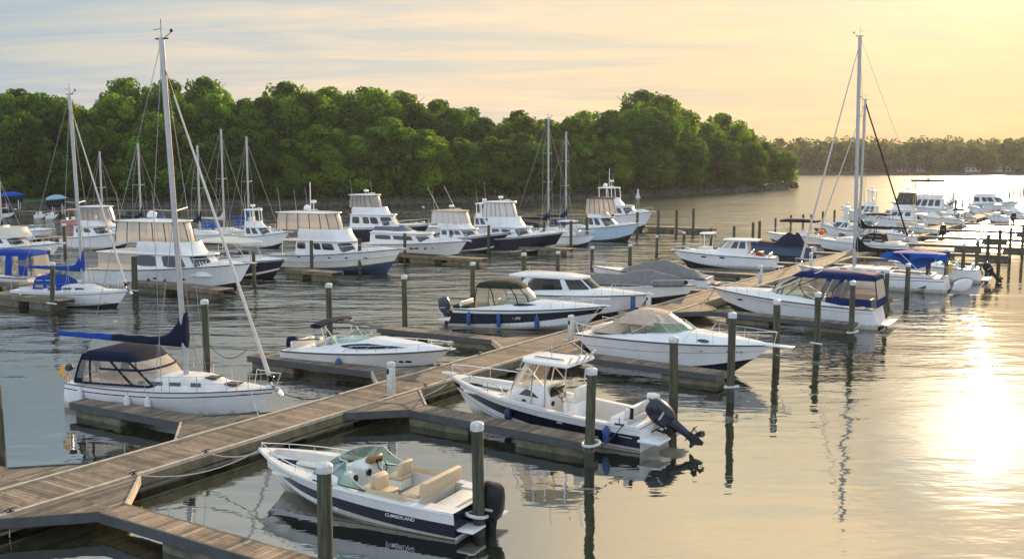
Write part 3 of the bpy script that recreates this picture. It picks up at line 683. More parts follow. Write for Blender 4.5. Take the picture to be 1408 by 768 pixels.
# ============================================================ boat building kit (local frame: x forward from the transom, y to port, z up from the waterline)
class Hull:
    def __init__(s, L, B, hs, hb, rake=1.1, srake=0., draft=.5, tw=.86, tm=.38, n=2.4, chine=.84, kind='v', sp=1.8, fl=.9, zc0=-.05, zcb=.55):
        s.__dict__.update(locals())
    def b(s, t):
        h = s.B / 2
        if t > s.tm: return h * max(0.0, 1 - ((t - s.tm) / (1 - s.tm)) ** s.n)
        return h * (1 - (1 - s.tw) * ((s.tm - t) / s.tm) ** 2)
    def zs(s, t): return s.hs + (s.hb - s.hs) * t ** s.sp
    def x(s, t, z):
        r = z / s.hb
        return s.L * t - s.rake * (1 - r) * t ** 4 + s.srake * (r - s.hs / s.hb if s.srake < 0 else r) * (1 - t) ** 8
    def pt(s, t, u):
        b = s.b(t); zs = s.zs(t); zk = -s.draft * (1 - t ** 3)
        if s.kind == 'v': yc = b * (s.chine - .30 * t ** 3); zc = s.zc0 + s.zcb * s.hb * t ** 2.6
        else: yc = b * (s.chine - .35 * t ** 2); zc = -.02 + .25 * s.hb * t ** 3
        zc = min(zc, zs * .8)
        if u < 0:
            k = u + 1; y = yc * (k if s.kind == 'v' else math.sin(k * math.pi / 2)); z = zk + (zc - zk) * (k ** (1.0 if s.kind == 'v' else 1.8))
        else:
            y = yc + (b - yc) * ((u ** (1 + s.fl * t)) if s.kind == 'v' else 1 - (1 - u) ** 2.0); z = zc + (zs - zc) * u
        return Vector((s.x(t, z), y, z))
    def sheer(s, t, side=1, inset=0.0, up=0.0):
        p = s.pt(t, 1.0); return Vector((p.x, side * max(0, p.y - inset), p.z + up))
    def at(s, x, z, side=1, off=.006):
        t = x / s.L
        for _ in range(12):
            e = x - s.x(min(max(t, 0), 1), z); t += e / s.L
        t = min(max(t, 0), .995); lo, hi = 0.0, 1.0
        for _ in range(20):
            m = (lo + hi) / 2
            if s.pt(t, m).z < z: lo = m
            else: hi = m
        p = s.pt(t, lo); return Vector((x, side * (p.y + off), z))
    def tx(s, x): return min(max(x / s.L, 0), 1)
    def shell(s, bands, parent, top=white, N=44, transom=None):
        """bands: (u at stern, u at bow, material below that line); bands start at the keel"""
        us0, us1, ms = [-1.0], [-1.0], []
        for a, b, m in bands:
            m = hullw if m is white else m
            k = 3 if b - us1[-1] > .25 else 1
            for j in range(1, k + 1): ms.append(m)
            a0, b0 = us0[-1], us1[-1]
            for j in range(1, k + 1): us0.append(a0 + (a - a0) * j / k); us1.append(b0 + (b - b0) * j / k)
        # keep the chine as an exact row
        mb = MB(); ts = [1 - (1 - i / N) ** 1.25 for i in range(N + 1)]
        for side in (1, -1):
            vs = []
            for t in ts:
                for a, b in zip(us0, us1):
                    p = s.pt(t, a + (b - a) * t); vs.append((p.x, side * p.y, p.z))
            R = len(us0)
            for k in range(R - 1):
                fs = []
                for i in range(N):
                    q = (i * R + k, (i + 1) * R + k, (i + 1) * R + k + 1, i * R + k + 1); fs.append(q if side > 0 else q[::-1])
                mb.f += [tuple(len(mb.v) + j for j in f) for f in fs]; mb.m += [mb.mi(ms[k])] * len(fs); mb.t += [1.0] * len(fs)
            mb.v += vs
        # transom
        R = 12; vs = []
        for k in range(R + 1): p = s.pt(0, -1 + 2 * k / R); vs += [(p.x, p.y, p.z), (p.x, -p.y, p.z)]
        for k in range(R):
            z = vs[2 * k][2]
            mb.add(vs[2 * k:2 * k + 4], [(0, 1, 3, 2)], (transom or top) if z > .02 else bands[0][2])
        return mb.build('hull', parent, 50)
    def deck(s, f, parent, tc=(), vc=(), matf=None, N=48, V=14, m=whited, name='deck', inset=.0, smooth=40):
        e = .0025
        ts = sorted(set([1 - (1 - i / N) ** 1.25 for i in range(N + 1)] + [c - e for c in tc] + [c + e for c in tc])); ts = [t for t in ts if 0 <= t <= 1]
        vs_ = sorted(set([-1 + 2 * i / V for i in range(V + 1)] + [q * (c - e) for c in vc for q in (1, -1)] + [q * (c + e) for c in vc for q in (1, -1)]))
        mb = MB(); P = []
        for t in ts:
            b = s.b(t) - inset; p = s.pt(t, 1)
            for v in vs_: P.append((p.x - (inset if t > .99 else 0), max(b, 0) * v, p.z + f(t, v)))
        W = len(vs_); mb.v = P
        for i in range(len(ts) - 1):
            for j in range(W - 1):
                mm = matf((ts[i] + ts[i + 1]) / 2, (vs_[j] + vs_[j + 1]) / 2) if matf else m
                mb.f.append((i * W + j, (i + 1) * W + j, (i + 1) * W + j + 1, i * W + j + 1)); mb.m.append(mb.mi(mm or m)); mb.t.append(1.0)
        return mb.build(name, parent, smooth)
    def rubrail(s, parent, r=.025, m=rubr, name='rub_rail', t0=0.0, dz=-.01, u=1.0):
        mb = MB(); n = 30
        for side in (1, -1):
            pts = []
            for i in range(n + 1):
                t = t0 + (1 - t0) * (1 - (1 - i / n) ** 1.3); p = s.pt(t, u); pts.append((p.x, side * (p.y + .008), p.z + dz))
            mb.tube(pts, r, m, 6)
        return mb.build(name, parent)
    def rail(s, parent, t0=.45, t1=.995, h=.6, st=6, r=.016, inset=.10, low=True, m=steel, closed=True, out=0.0, hend=None, name='bow_rail', mid=False, dz=0.0):
        mb = MB(); n = 16; top = {1: [], -1: []}
        for side in (1, -1):
            for i in range(n + 1):
                t = t0 + (t1 - t0) * i / n; k = min(1, i / 2.0) if low else 1.0
                hh = (h + ((hend or h) - h) * i / n) * (k if i < 2 else 1)
                p = s.sheer(t, side, inset, hh + dz); p.y += side * 0.05 * hh; p.x += out * (i / n) ** 3; top[side].append(p)
            for q in range(1, st + 1):
                i = int(n * q / st); i = min(max(i, 1), n); t = t0 + (t1 - t0) * i / n
                mb.tube([s.sheer(t, side, inset, -.02 + dz), top[side][i]], r * .85, m, 5)
            if mid: mb.tube([(s.sheer(t0 + (t1 - t0) * i / n, side, inset, dz) + top[side][i]) / 2 for i in range(2, n + 1)], r * .7, m, 5)
        path = top[1] + top[-1][::-1] if closed else None
        if closed: mb.tube(path, r, m, 6)
        else:
            for q in (1, -1): mb.tube(top[q], r, m, 6)
        return mb.build(name, parent)

class Loft:
    """a cabin, coaming or enclosure: rings (z, x0, x1, w, wf, c) from bottom to top; param a runs 0 stern centre .. .1 corner .. .6 front corner .. 1 bow centre"""
    def __init__(s, rings, y0=0.0): s.r = rings; s.y0 = y0
    def ring(s, v):
        i = min(int(v), len(s.r) - 2); k = v - i; a, b = s.r[i], s.r[i + 1]
        return [p + (q - p) * k for p, q in zip(a, b)]
    def P(s, a, v, side=1):
        z, x0, x1, w, wf, c = s.ring(v)
        if a < .1: x, y = x0, w * a / .1
        elif a < .6: k = (a - .1) / .5; x = x0 + (x1 - c - x0) * k; y = w + (w * wf - w) * k * k
        else: k = (a - .6) / .4 * math.pi / 2; x = x1 - c + c * math.sin(k); y = w * wf * math.cos(k) ** .85 if k < math.pi / 2 - 1e-6 else 0
        return Vector((x, s.y0 + side * y, z))
    AS = [0, .05, .098, .102, .15, .2, .25, .3, .35, .4, .45, .5, .55, .6, .65, .7, .75, .8, .85, .9, .95, 1.0]
    def body(s, name, parent, m=white, cap=True, camber=.04, a0=0.0, v0=0, v1=None, smooth=35):
        v1 = len(s.r) - 1 if v1 is None else v1; mb = MB(); rings = []
        AS = [a for a in s.AS if a >= a0]; nv = int(round((v1 - v0) * 2)) or 1
        for k in range(nv + 1):
            v = v0 + (v1 - v0) * k / nv
            rings.append([s.P(a, v, 1) for a in AS] + [s.P(a, v, -1) for a in AS[::-1][1:(None if a0 else -1)]])
        mb.loft(rings, m, False, False, closed=not a0)
        if cap:
            top = rings[-1]; c = Vector((sum(p.x for p in top) / len(top), s.y0, top[0].z + camber)); mid = [p.lerp(c, .45) + Vector((0, 0, camber * .5)) for p in top]
            n = len(top); mb.add(top + mid + [c], [(i, (i + 1) % n, n + (i + 1) % n, n + i) for i in range(n)] + [(n + i, n + (i + 1) % n, 2 * n) for i in range(n)], m)
        return mb.build(name, parent, smooth)
    def panel(s, name, parent, side, a0, a1, v0, v1, m=darkw, off=.012, depth=.03, n=8, shape=None, rim=True):
        """a pane or cloth panel lying on the side; shape(k) gives (lower, upper) fractions of the height along it"""
        mb = MB(); W = n + 1; lo, up = [], []
        for i in range(W):
            k = i / n; a = a0 + (a1 - a0) * k; f0, f1 = shape(k) if shape else (0, 1)
            for f, L in ((f0, lo), (f1, up)):
                v = v0 + (v1 - v0) * f; p = s.P(a, v, side); dp = s.P(min(a + .01, 1), v, side) - s.P(max(a - .01, 0), v, side); dv = s.P(a, min(v + .05, len(s.r) - 1), side) - s.P(a, max(v - .05, 0), side)
                nn = dp.cross(dv) * (1 if side < 0 else -1); nn = nn.normalized() if nn.length > 1e-9 else Vector((1, 0, 0))
                c = Vector(((s.r[0][1] + s.r[0][2]) / 2, s.y0, p.z))
                if nn.dot(p - c) < 0: nn = -nn
                L.append((p + nn * off, p - nn * (depth - off)))
        vs = [q[0] for q in lo] + [q[0] for q in up]; mb.add(vs, [(i, i + 1, W + i + 1, W + i) for i in range(n)], m)
        if rim and depth > .02:
            for L in (lo, up): mb.add([q[0] for q in L] + [q[1] for q in L], [(i, i + 1, W + i + 1, W + i) for i in range(n)], m)
            for i in (0, n): mb.add([lo[i][0], up[i][0], up[i][1], lo[i][1]], [(0, 1, 2, 3)], m)
        return mb.build(name, parent, 40)
    def seam(s, paths, name, parent, m, r=.02):
        """straps and frame tubes on the surface: list of [(a, v, side), ...]"""
        for p in paths:
            mb = MB(); pts = []
            for q0, q1 in zip(p, p[1:]):
                for k in range(6): t = k / 6; pts.append(s.P(q0[0] + (q1[0] - q0[0]) * t, q0[1] + (q1[1] - q0[1]) * t, q0[2]))
            pts.append(s.P(*p[-1])); mb.tube(pts, r, m, 5); o = mb.build(name, parent)
        return o
    def hoop(s, v, a0, name, parent, m, r=.02):
        AS = [a for a in s.AS if a >= a0]
        mb = MB(); mb.tube([s.P(a, v, 1) for a in AS] + [s.P(a, v, -1) for a in AS[::-1][1:]], r, m, 6); return mb.build(name, parent)
def roof(name, parent, z, x0, x1, w, wf, c, th=.08, m=white, camber=.10, bev=.05):
    L = Loft([(z, x0 + bev, x1 - bev, w - bev, wf, c), (z + th * .4, x0, x1, w, wf, c), (z + th, x0 + bev * .6, x1 - bev * .6, w - bev * .6, wf, c)])
    o = L.body(name, parent, m, True, camber)
    mb = MB(); r = [L.P(a, 0, 1) for a in L.AS] + [L.P(a, 0, -1) for a in L.AS[::-1][1:-1]]; me = o.data
    return o
def soffit(name, parent, z, x0, x1, w, wf, c, m=white):
    L = Loft([(z, x0, x1, w, wf, c), (z + .01, x0, x1, w, wf, c)]); return L.body(name, parent, m, True, .0)

def eye(k0=.06, k1=.94):
    """window outline with raked and rounded ends"""
    def f(k):
        e = min(1.0, k / .22, (1 - k) / .12); e = math.sqrt(max(0, e)); return (.5 - .5 * e, .5 + .5 * e)
    return f
def rect_r(k):
    e = min(1.0, .86 + k * 1.2, .86 + (1 - k) * 1.2); return (.5 - .5 * e, .5 + .5 * e)
def wedge(k): return (0.0, max(.04, 1 - k ** 1.4))
def wedge_r(k): return (0.0, max(.04, 1 - (1 - k) ** 2))

def hull_patch(h, pts, side, m, name, parent, off=.008):
    mb = MB(); mb.add([h.at(x, z, side, off) for x, z in pts], [tuple(range(len(pts)))], m); return mb.build(name, parent, 0)
def portlight(h, x, z, a, b, side, parent, m=darkw):
    pts = [(x + a * math.cos(q) , z + b * math.sin(q)) for q in [i * math.pi / 7 for i in range(14)]]
    o = hull_patch(h, pts, side, m, 'porthole', parent, .012); return o
def text_on_hull(h, txt, x, z, size, side, parent, m, slant=.25, name='lettering'):
    cu = bpy.data.curves.new('t', 'FONT'); cu.body = txt; cu.size = size; cu.shear = slant; cu.offset = size * .012
    t = bpy.data.objects.new('t', cu); COL.objects.link(t); bpy.context.view_layer.update()
    me = bpy.data.meshes.new_from_object(t.evaluated_get(bpy.context.evaluated_depsgraph_get())); bpy.data.objects.remove(t)
    sgn = -1 if side > 0 else 1
    for v in me.vertices:
        p = h.at(x + sgn * v.co.x, z + v.co.y, side, .010); v.co = p
    me.materials.clear(); me.materials.append(m)
    o = bpy.data.objects.new(name, me); COL.objects.link(o); o.parent = parent; KIDS.setdefault(parent.name, []).append(o); return o

def outboard(parent, x, z, tilt=0.0, col=black, sc_=1.0, y=0.0, name='outboard_motor', detail=True):
    e = bpy.data.objects.new(name, None); COL.objects.link(e); e.parent = parent; KIDS.setdefault(parent.name, []).append(e)
    e.location = (x, y, z); e.rotation_euler = (0, math.radians(tilt), 0); e.scale = (sc_,) * 3
    b = MB(); rings = []
    for z_, x0, x1, w in [(.0, -.42, .02, .13), (.08, -.52, .08, .21), (.30, -.60, .12, .25), (.60, -.62, .10, .25), (.84, -.60, .02, .22), (.93, -.54, -.08, .17), (.96, -.44, -.18, .08)]:
        ring = []
        for k in range(20):
            a = 2 * math.pi * k / 20; cx = (x0 + x1) / 2; hx = (x1 - x0) / 2; q = lambda v: math.copysign(abs(v) ** .5, v)
            ring.append((cx + hx * q(math.cos(a)), w * q(math.sin(a)), z_ + (.03 * math.cos(a))))
        rings.append(ring)
    b.loft(rings, col, True, True); b.build('cowling', e, 50)
    b = MB(); rings = []
    for z_, x0, x1, w in [(.05, -.46, -.04, .13), (-.25, -.42, -.10, .10), (-.6, -.40, -.14, .075), (-.82, -.42, -.12, .05), (-.90, -.62, -.06, .035)]:
        rings.append([((x0 + x1) / 2 + (x1 - x0) / 2 * math.cos(2 * math.pi * k / 12), w * math.sin(2 * math.pi * k / 12), z_) for k in range(12)])
    b.loft(rings, col, True, True)
    b.box((-.40, 0, -.72), (.60, .26, .025), col)
    b.lathe([(.02, .04), (.06, -.02), (.075, -.15), (.07, -.42), (.045, -.55)], col, 12, (0, 0, -.95), 'X')
    b.add([(-.12, .008, -1.0), (-.44, .008, -1.0), (-.42, .008, -1.22), (-.30, .008, -1.24), (-.12, -.008, -1.0), (-.44, -.008, -1.0), (-.42, -.008, -1.22), (-.30, -.008, -1.24)], [(0, 1, 2, 3), (4, 7, 6, 5), (0, 3, 7, 4), (1, 5, 6, 2), (2, 6, 7, 3)], col)
    b.build('lower_unit', e, 45)
    b = MB()
    for k in range(3):
        a = k * 2.094; R = Matrix.Rotation(a, 3, 'X'); pts = [(-.55, .02, .05), (-.62, .10, .12), (-.63, .09, .22), (-.57, -.02, .24), (-.50, -.08, .16), (-.50, -.05, .06)]
        vs = [R @ Vector(p) + Vector((0, 0, -.95)) for p in pts]; vs += [v + Vector((.012, 0, 0)) for v in vs]
        b.add(vs, [tuple(range(6)), tuple(range(6, 12))] + [(i, (i + 1) % 6, 6 + (i + 1) % 6, 6 + i) for i in range(6)], col)
    b.lathe([(.05, -.50), (.05, -.64), (.02, -.68)], col, 10, (0, 0, -.95), 'X'); b.build('propeller', e, 30)
    b = MB(); b.box((.02, .13, -.12), (.24, .03, .34), black); b.box((.02, -.13, -.12), (.24, .03, .34), black); b.tube([(-.02, -.15, .02), (-.02, .15, .02)], .035, alu, 8); b.build('bracket', e)
    if detail:
        for k, (zz, hh, l) in enumerate([(.46, .10, .26), (.34, .02, .34), (.30, .012, .30)]):
            for q in (-1, 1):
                if k == 0:
                    continue
                b = MB(); b.box((-.30, q * .2545, zz), (l, .006, hh), lettw); b.build('stripe', e, 0)
    return e

def wheel(parent, p, r=.19, tilt=-60):
    b = MB(); R = Matrix.Rotation(math.radians(tilt), 3, 'Y')
    pts = [Vector(p) + R @ Vector((r * math.cos(a), r * math.sin(a), 0)) for a in [i * math.pi / 10 for i in range(21)]]
    b.tube(pts, .018, black, 6)
    for a in (0.5, 2.6, 4.7): b.tube([Vector(p), Vector(p) + R @ Vector((r * math.cos(a), r * math.sin(a), 0))], .014, steel, 5)
    return b.build('steering_wheel', parent)
def seat(parent, x, y, z, w=.5, d=.5, h=.42, back=.5, face=1, m=beige, name='seat', thick=.14):
    e = bpy.data.objects.new(name, None); COL.objects.link(e); e.parent = parent; KIDS.setdefault(parent.name, []).append(e); e.location = (x, y, z); e.rotation_euler = (0, 0, 0 if face > 0 else math.pi)
    b = MB(); b.rbox((0, 0, h / 2 - .02), (d * .9, w * .92, h - .06), .04, whitev); b.build('base', e)
    b = MB(); b.rbox((0, 0, h), (d, w, .12), .05, m); b.build('cushion', e, 50)
    if back:
        b = MB(); b.rbox((-d / 2 + thick / 2, 0, h + back / 2), (thick, w, back), .055, m, tilt=-.12); b.build('backrest', e, 50)
    return e
def radar(parent, p, r=.3, dome=False, pole=0.35):
    b = MB(); x, y, z = p
    b.tube([(x, y, z), (x, y, z + pole)], .04, white, 8)
    if dome: b.lathe([(r * .6, 0), (r, .08), (r, r * .7), (r * .75, r * 1.25), (r * .25, r * 1.6)], white, 16, (x, y, z + pole))
    else: b.lathe([(r * .85, 0), (r, .06), (r, .16), (r * .8, .24), (.02, .27)], white, 16, (x, y, z + pole))
    return b.build('radar_dome', parent, 50)
def whip(parent, p, l, rake=0.0, roll=0.0, r=.014, m=capm, name='antenna'):
    x, y, z = p; b = MB(); b.tube([(x, y, z), (x - l * math.sin(rake), y + l * math.sin(roll), z + l * math.cos(rake))], r, m, 5, r1=r * .5); return b.build(name, parent)
def horn_light(parent, p):
    b = MB(); x, y, z = p; b.box((x, y, z + .06), (.12, .5, .05), white); b.box((x, y, z + .16), (.30, .9, .07), white); b.tube([(x, y, z), (x, y, z + .3)], .03, white, 6); return b.build('radar_scanner', parent)

PLACED = {}
def boat(key, name, stern, hdg, label, cat, group=None):
    e = empty(name, (stern[0], stern[1], 0), math.radians(hdg)); tag(e, label, cat, group); PLACED[key] = e; return e
def bw(key, p):
    e = PLACED[key]; c, s_ = math.cos(e.rotation_euler.z), math.sin(e.rotation_euler.z); p = Vector(p)
    return Vector((e.location.x + p.x * c - p.y * s_, e.location.y + p.x * s_ + p.y * c, p.z))
def fender(key, h, x, side, m, label, z=.35, r=.13, l=.55, hang=None):
    p = h.at(x, z, side, r + .01); p = bw(key, p); e = empty('fender', p); tag(e, label, 'fender', 'fenders hung on the boats')
    b = MB(); b.lathe([(.03, -l / 2 - .04), (r * .6, -l / 2), (r, -l / 2 + .08), (r, l / 2 - .08), (r * .6, l / 2), (.04, l / 2 + .05)], m, 14); b.build('body', e, 50)
    q = bw(key, h.sheer(h.tx(x), side, .05, .03)) - p; b = MB(); b.tube([(0, 0, l / 2 + .03), q], .014, rope, 5); b.build('lanyard', e)
def line(a, b_, sag, label, m=rope, r=.014, n=12):
    mb = MB(); a = Vector(a); pts = [p - a for p in catenary(a, b_, sag, n)]; mb.tube(pts, r, m, 5); o = mb.build('mooring_line'); o.location = a; return tag(o, label, 'rope', 'mooring lines')

# ---------------------------------------------------------------- sailing yacht
def spar_top(mb, x, z):
    mb.tube([(x - .25, 0, z), (x + .3, 0, z)], .03, black, 6); mb.tube([(x, 0, z), (x, 0, z + .7)], .012, black, 4); mb.tube([(x + .1, 0, z), (x + .45, 0, z + .22)], .015, black, 4); mb.lathe([(.05, 0), (.06, .05), (.02, .12)], black, 8, (x + .45, 0, z + .22)); mb.tube([(x - .35, 0, z + .32), (x, 0, z + .36)], .012, black, 4)
def sailboat(key, stern, hdg, label, L=9.3, B=3.1, hs=1.0, hb=1.2, mast=13.4, mx=.56, cover=navyc, cover2=None, jib=sailc, boomz=2.35, boomlen=None, dodger=navyc, bimini=None, bands=None, spreaders=(.55,), cabin=True, lite=False, rake=.25, group=None, jibr=.075, jtop=.94, backstay=True, shroudr=.011, mastr=.085, stripe=navy, bott=bottomp, jm=None):
    e = boat(key, 'sailboat', stern, hdg, label, 'sailboat', group)
    h = Hull(L, B, hs, hb, rake=.95, srake=.35, draft=.45, tw=.74, tm=.42, n=2.0, chine=.80, kind='s', sp=2.2)
    h.shell(bands or [(-.12, -.02, bott), (.0, .04, navy), (.78, .80, white), (.82, .84, stripe), (1, 1, white)], e)
    if cabin:
        def f(t, v):
            z = .05 * (1 - v * v); av = abs(v)
            if .10 < t < .36 and av < .60: return -.42
            if .08 < t < .38 and av < .72: return .20
            if .38 <= t < .80:
                k = min(1, (.80 - t) / .16); w = .62 * min(1, (.84 - t) / .2 + .3); ed = min(1, max(0, (w - av) / .06)); z += .36 * k ** .8 * ed * (1 - .15 * av)
            return z
        h.deck(f, e, (.10, .36, .08, .38), (.60, .72), m=whited)
    h.rubrail(e, .022, rubr if not lite else white)
    if not lite:
        for side in (1, -1):
            for x0, x1 in ((.40, .425), (.455, .52), (.55, .605), (.65, .695)):
                y = lambda t: h.b(t) * (.60 if t < .6 else .60)
                mb = MB(); z0 = lambda t: h.zs(t) + .16
                mb.add([(x0 * L, side * (y(x0) - .015 + .035), z0(x0) - .05), (x1 * L, side * (y(x1) + .02), z0(x1) - .05), (x1 * L, side * (y(x1) - .01), z0(x1) + .09), (x0 * L, side * (y(x0) - .01), z0(x0) + .09)], [(0, 1, 2, 3)], darkw); mb.build('cabin_window', e, 0)
        mb = MB(); mb.rbox((.80 * L, 0, hs + .26), (.55, .5, .05), .02, smoke); mb.build('hatch', e)
        mb = MB(); mb.rbox((.70 * L, 0, hs + .43), (.45, .45, .05), .02, smoke); mb.build('hatch', e)
    # spars
    X = mx * L; z0 = hs + .3; rk = rake
    def mp(z): return Vector((X - rk * (z - z0) / (mast - z0), 0, z))
    mb = MB(); mb.tube([mp(z0 + (mast - z0) * i / 6) for i in range(7)], mastr, mastm, 10); m_ = mb.build('mast', e)
    mb = MB(); spar_top(mb, mp(mast).x, mast); mb.build('masthead_gear', m_)
    bl = boomlen or X - .6; bx = X - bl
    mb = MB(); mb.tube([(X - .12, 0, boomz), (bx, 0, boomz + .10)], .06, alu, 8); mb.build('boom', e)
    if cover:
        rings = []; n = 18
        for i in range(n + 1):
            k = i / n; x = X - .0 - bl * k; top = boomz + .16 + (1.05 * max(0, 1 - k / .20) ** 2.0 if lite or True else 0) + .08 * (1 - k) + .02 * math.sin(k * 40); bot = boomz - .13 + .12 * k; wd = .14 + .05 * (1 - k) - .05 * max(0, 1 - k / .15); zc = (top + bot) / 2
            rings.append([(x + (.12 if i == 0 else 0), wd * math.cos(a) * (1.0 if math.sin(a) < 0 else .75), zc + (top - bot) / 2 * math.sin(a)) for a in [2 * math.pi * j / 12 for j in range(12)]])
        cut = int(n * .56) if cover2 else n
        mb = MB(); mb.loft(rings[:cut + 1], cover, True, True); mb.build('sail_cover', e, 60)
        if cover2:
            mb = MB(); mb.loft(rings[cut:], cover2, True, True); mb.build('sail_cover', e, 60)['label'] = 'brighter blue aft end of the boom cover'
    for sp in spreaders:
        z = z0 + (mast - z0) * sp; hw = B * .36 * (1 - .25 * sp)
        for q in (1, -1):
            mb = MB(); mb.tube([mp(z), mp(z) + Vector((-.15, q * hw, .10))], .026, mastm, 6); mb.build('spreader', e)
    for q in (1, -1):
        pts = [h.sheer(mx - .01, q, .12)]
        for sp in spreaders: z = z0 + (mast - z0) * sp; pts.append(mp(z) + Vector((-.15, q * B * .36 * (1 - .25 * sp), .10)))
        pts.append(mp(mast - .3)); tubes('shroud', [pts], shroudr, wire, e, 4)
        tubes('shroud', [[h.sheer(mx - .05, q, .14), mp(z0 + (mast - z0) * spreaders[0])]], shroudr, wire, e, 4)
    if backstay: tubes('backstay', [[(.1, 0, hs + .1), mp(mast - .05)]], shroudr, wire, e, 4)
    top = mp(z0 + (mast - z0) * jtop); foot = Vector((L - .12, 0, hb + .12))
    if jib:
        mb = MB(); d = top - foot; mb.tube([foot, foot + d * .02], .03, steel, 6); mb.tube([foot + d * .03, foot + d * .12, foot + d * .5, foot + d * .9], jibr, jib, 8, r1=jibr * .35); mb.tube([foot + d * .9, top], .02, black, 5)
        mb.lathe([(.11, 0), (.13, .03), (.06, .07), (.13, .16), (.11, .19)], black, 12, foot + d * .012); mb.build('furled_jib', e)
    else: tubes('forestay', [[foot, top]], shroudr, wire, e, 4)
    # dodger / bimini
    def cloth(x0, x1, w, zb, zt, m, nm, open_aft=False):
        Lf = Loft([(zb, x0, x1, w, .95, .5), (zb + (zt - zb) * .55, x0 + .12, x1 - .35, w * .97, .92, .4), (zt - .08, x0 + .22, x1 - .85, w * .85, .88, .4), (zt, x0 + .35, x1 - 1.1, w * .6, .85, .3)])
        return Lf
    if dodger:
        x0, x1 = .235 * L, .52 * L
        if not lite:
            Lf = Loft([(hs + .12, .10 * L, .52 * L, B * .42, .85, .6), (hs + .70, .12 * L, .455 * L, B * .41, .86, .5), (hs + 1.20, .14 * L, .37 * L, B * .38, .88, .3), (hs + 1.30, .155 * L, .35 * L, B * .33, .9, .3)])
            Lf.body('canopy', e, dodger, True, .06, v0=1.55); Lf.body('window_vinyl', e, vinyl, False, v0=0, v1=1.55)
            P_ = []
            for q in (1, -1): P_ += [[(.1, 0, q), (.1, 2, q)], [(.22, 0, q), (.2, 2, q)], [(.52, 0, q), (.40, 2, q)], [(.72, 0, q), (.60, 2, q)], [(.1, .02, q), (.5, .02, q), (.7, .02, q), (1, .02, q)], [(.3, 1.0, q), (.6, 1, q), (.8, 1.0, q), (1, 1, q)]]
            Lf.seam(P_, 'canopy_frame', e, dodger, .045)
            for q in (1, -1): Lf.panel('side_curtain', e, q, .10, .16, 0, 2, dodger, .01, .01, rim=False)
        else:
            Lf = cloth(x0, x1, B * .36, hs + .15, hs + 1.0, dodger, 'dodger'); Lf.body('canopy', e, dodger, True, .04)
            for q in (1, -1): Lf.panel('side_window', e, q, .15, .33, .25, 1.5, vinylo, .02, .02); Lf.panel('side_window', e, q, .40, .60, .25, 1.5, vinylo, .02, .02)
    if bimini:
        zt = hs + 1.75
        roof('bimini', e, zt - .1, .02 * L, .36 * L, B * .40, .95, .3, .10, bimini, .10)
        Lf = Loft([(zt - .75, .02 * L, .36 * L, B * .41, .95, .3), (zt - .02, .02 * L, .36 * L, B * .40, .95, .3)])
        for q in (1, -1): Lf.panel('side_cloth', e, q, .1, .45, .15, 1, bimini, .01, .01, rim=False, shape=lambda k: (.1 + .5 * math.sin(k * 3.14), 1))
        tubes('bimini_frame', [[h.sheer(.12, q, .1), (.06 * L, q * B * .4, zt)] for q in (1, -1)] + [[h.sheer(.12, q, .1), (.3 * L, q * B * .4, zt)] for q in (1, -1)], .016, steel, e)
    # pulpit, pushpit, lifelines
    h.rail(e, .86, 1.0, .58, 3, .016, .06, closed=True, out=.25, name='bow_rail')
    mb = MB()
    for q in (1, -1):
        mb.tube([h.sheer(.14, q, .06), h.sheer(.14, q, .06, .6), h.sheer(.02, q, .06, .62), h.sheer(.0, q, .3, .62)], .015, steel, 5); mb.tube([h.sheer(.01, q, .06), h.sheer(.01, q, .06, .62)], .015, steel, 5)
        mb.tube([h.sheer(.14, q, .06, .6)] + [h.sheer(.2 + i * .11, q, .06, .56) for i in range(7)], .007, wire, 4); mb.tube([h.sheer(.14, q, .06, .3)] + [h.sheer(.2 + i * .11, q, .06, .28) for i in range(7)], .006, wire, 4)
        for i in range(6): mb.tube([h.sheer(.25 + i * .115, q, .06), h.sheer(.25 + i * .115, q, .06, .58)], .012, steel, 5)
    mb.build('lifelines', e)
    # anchor and roller
    mb = MB(); mb.tube([(L - .35, 0, hb + .06), (L + .22, 0, hb + .02)], .045, steel, 6); mb.tube([(L + .15, 0, hb), (L + .32, 0, hb - .22)], .03, steel, 6); mb.box((L + .20, 0, hb - .18), (.22, .26, .03), steel, rot=Matrix.Rotation(.7, 3, 'Y')); mb.build('anchor', e)
    return e, h

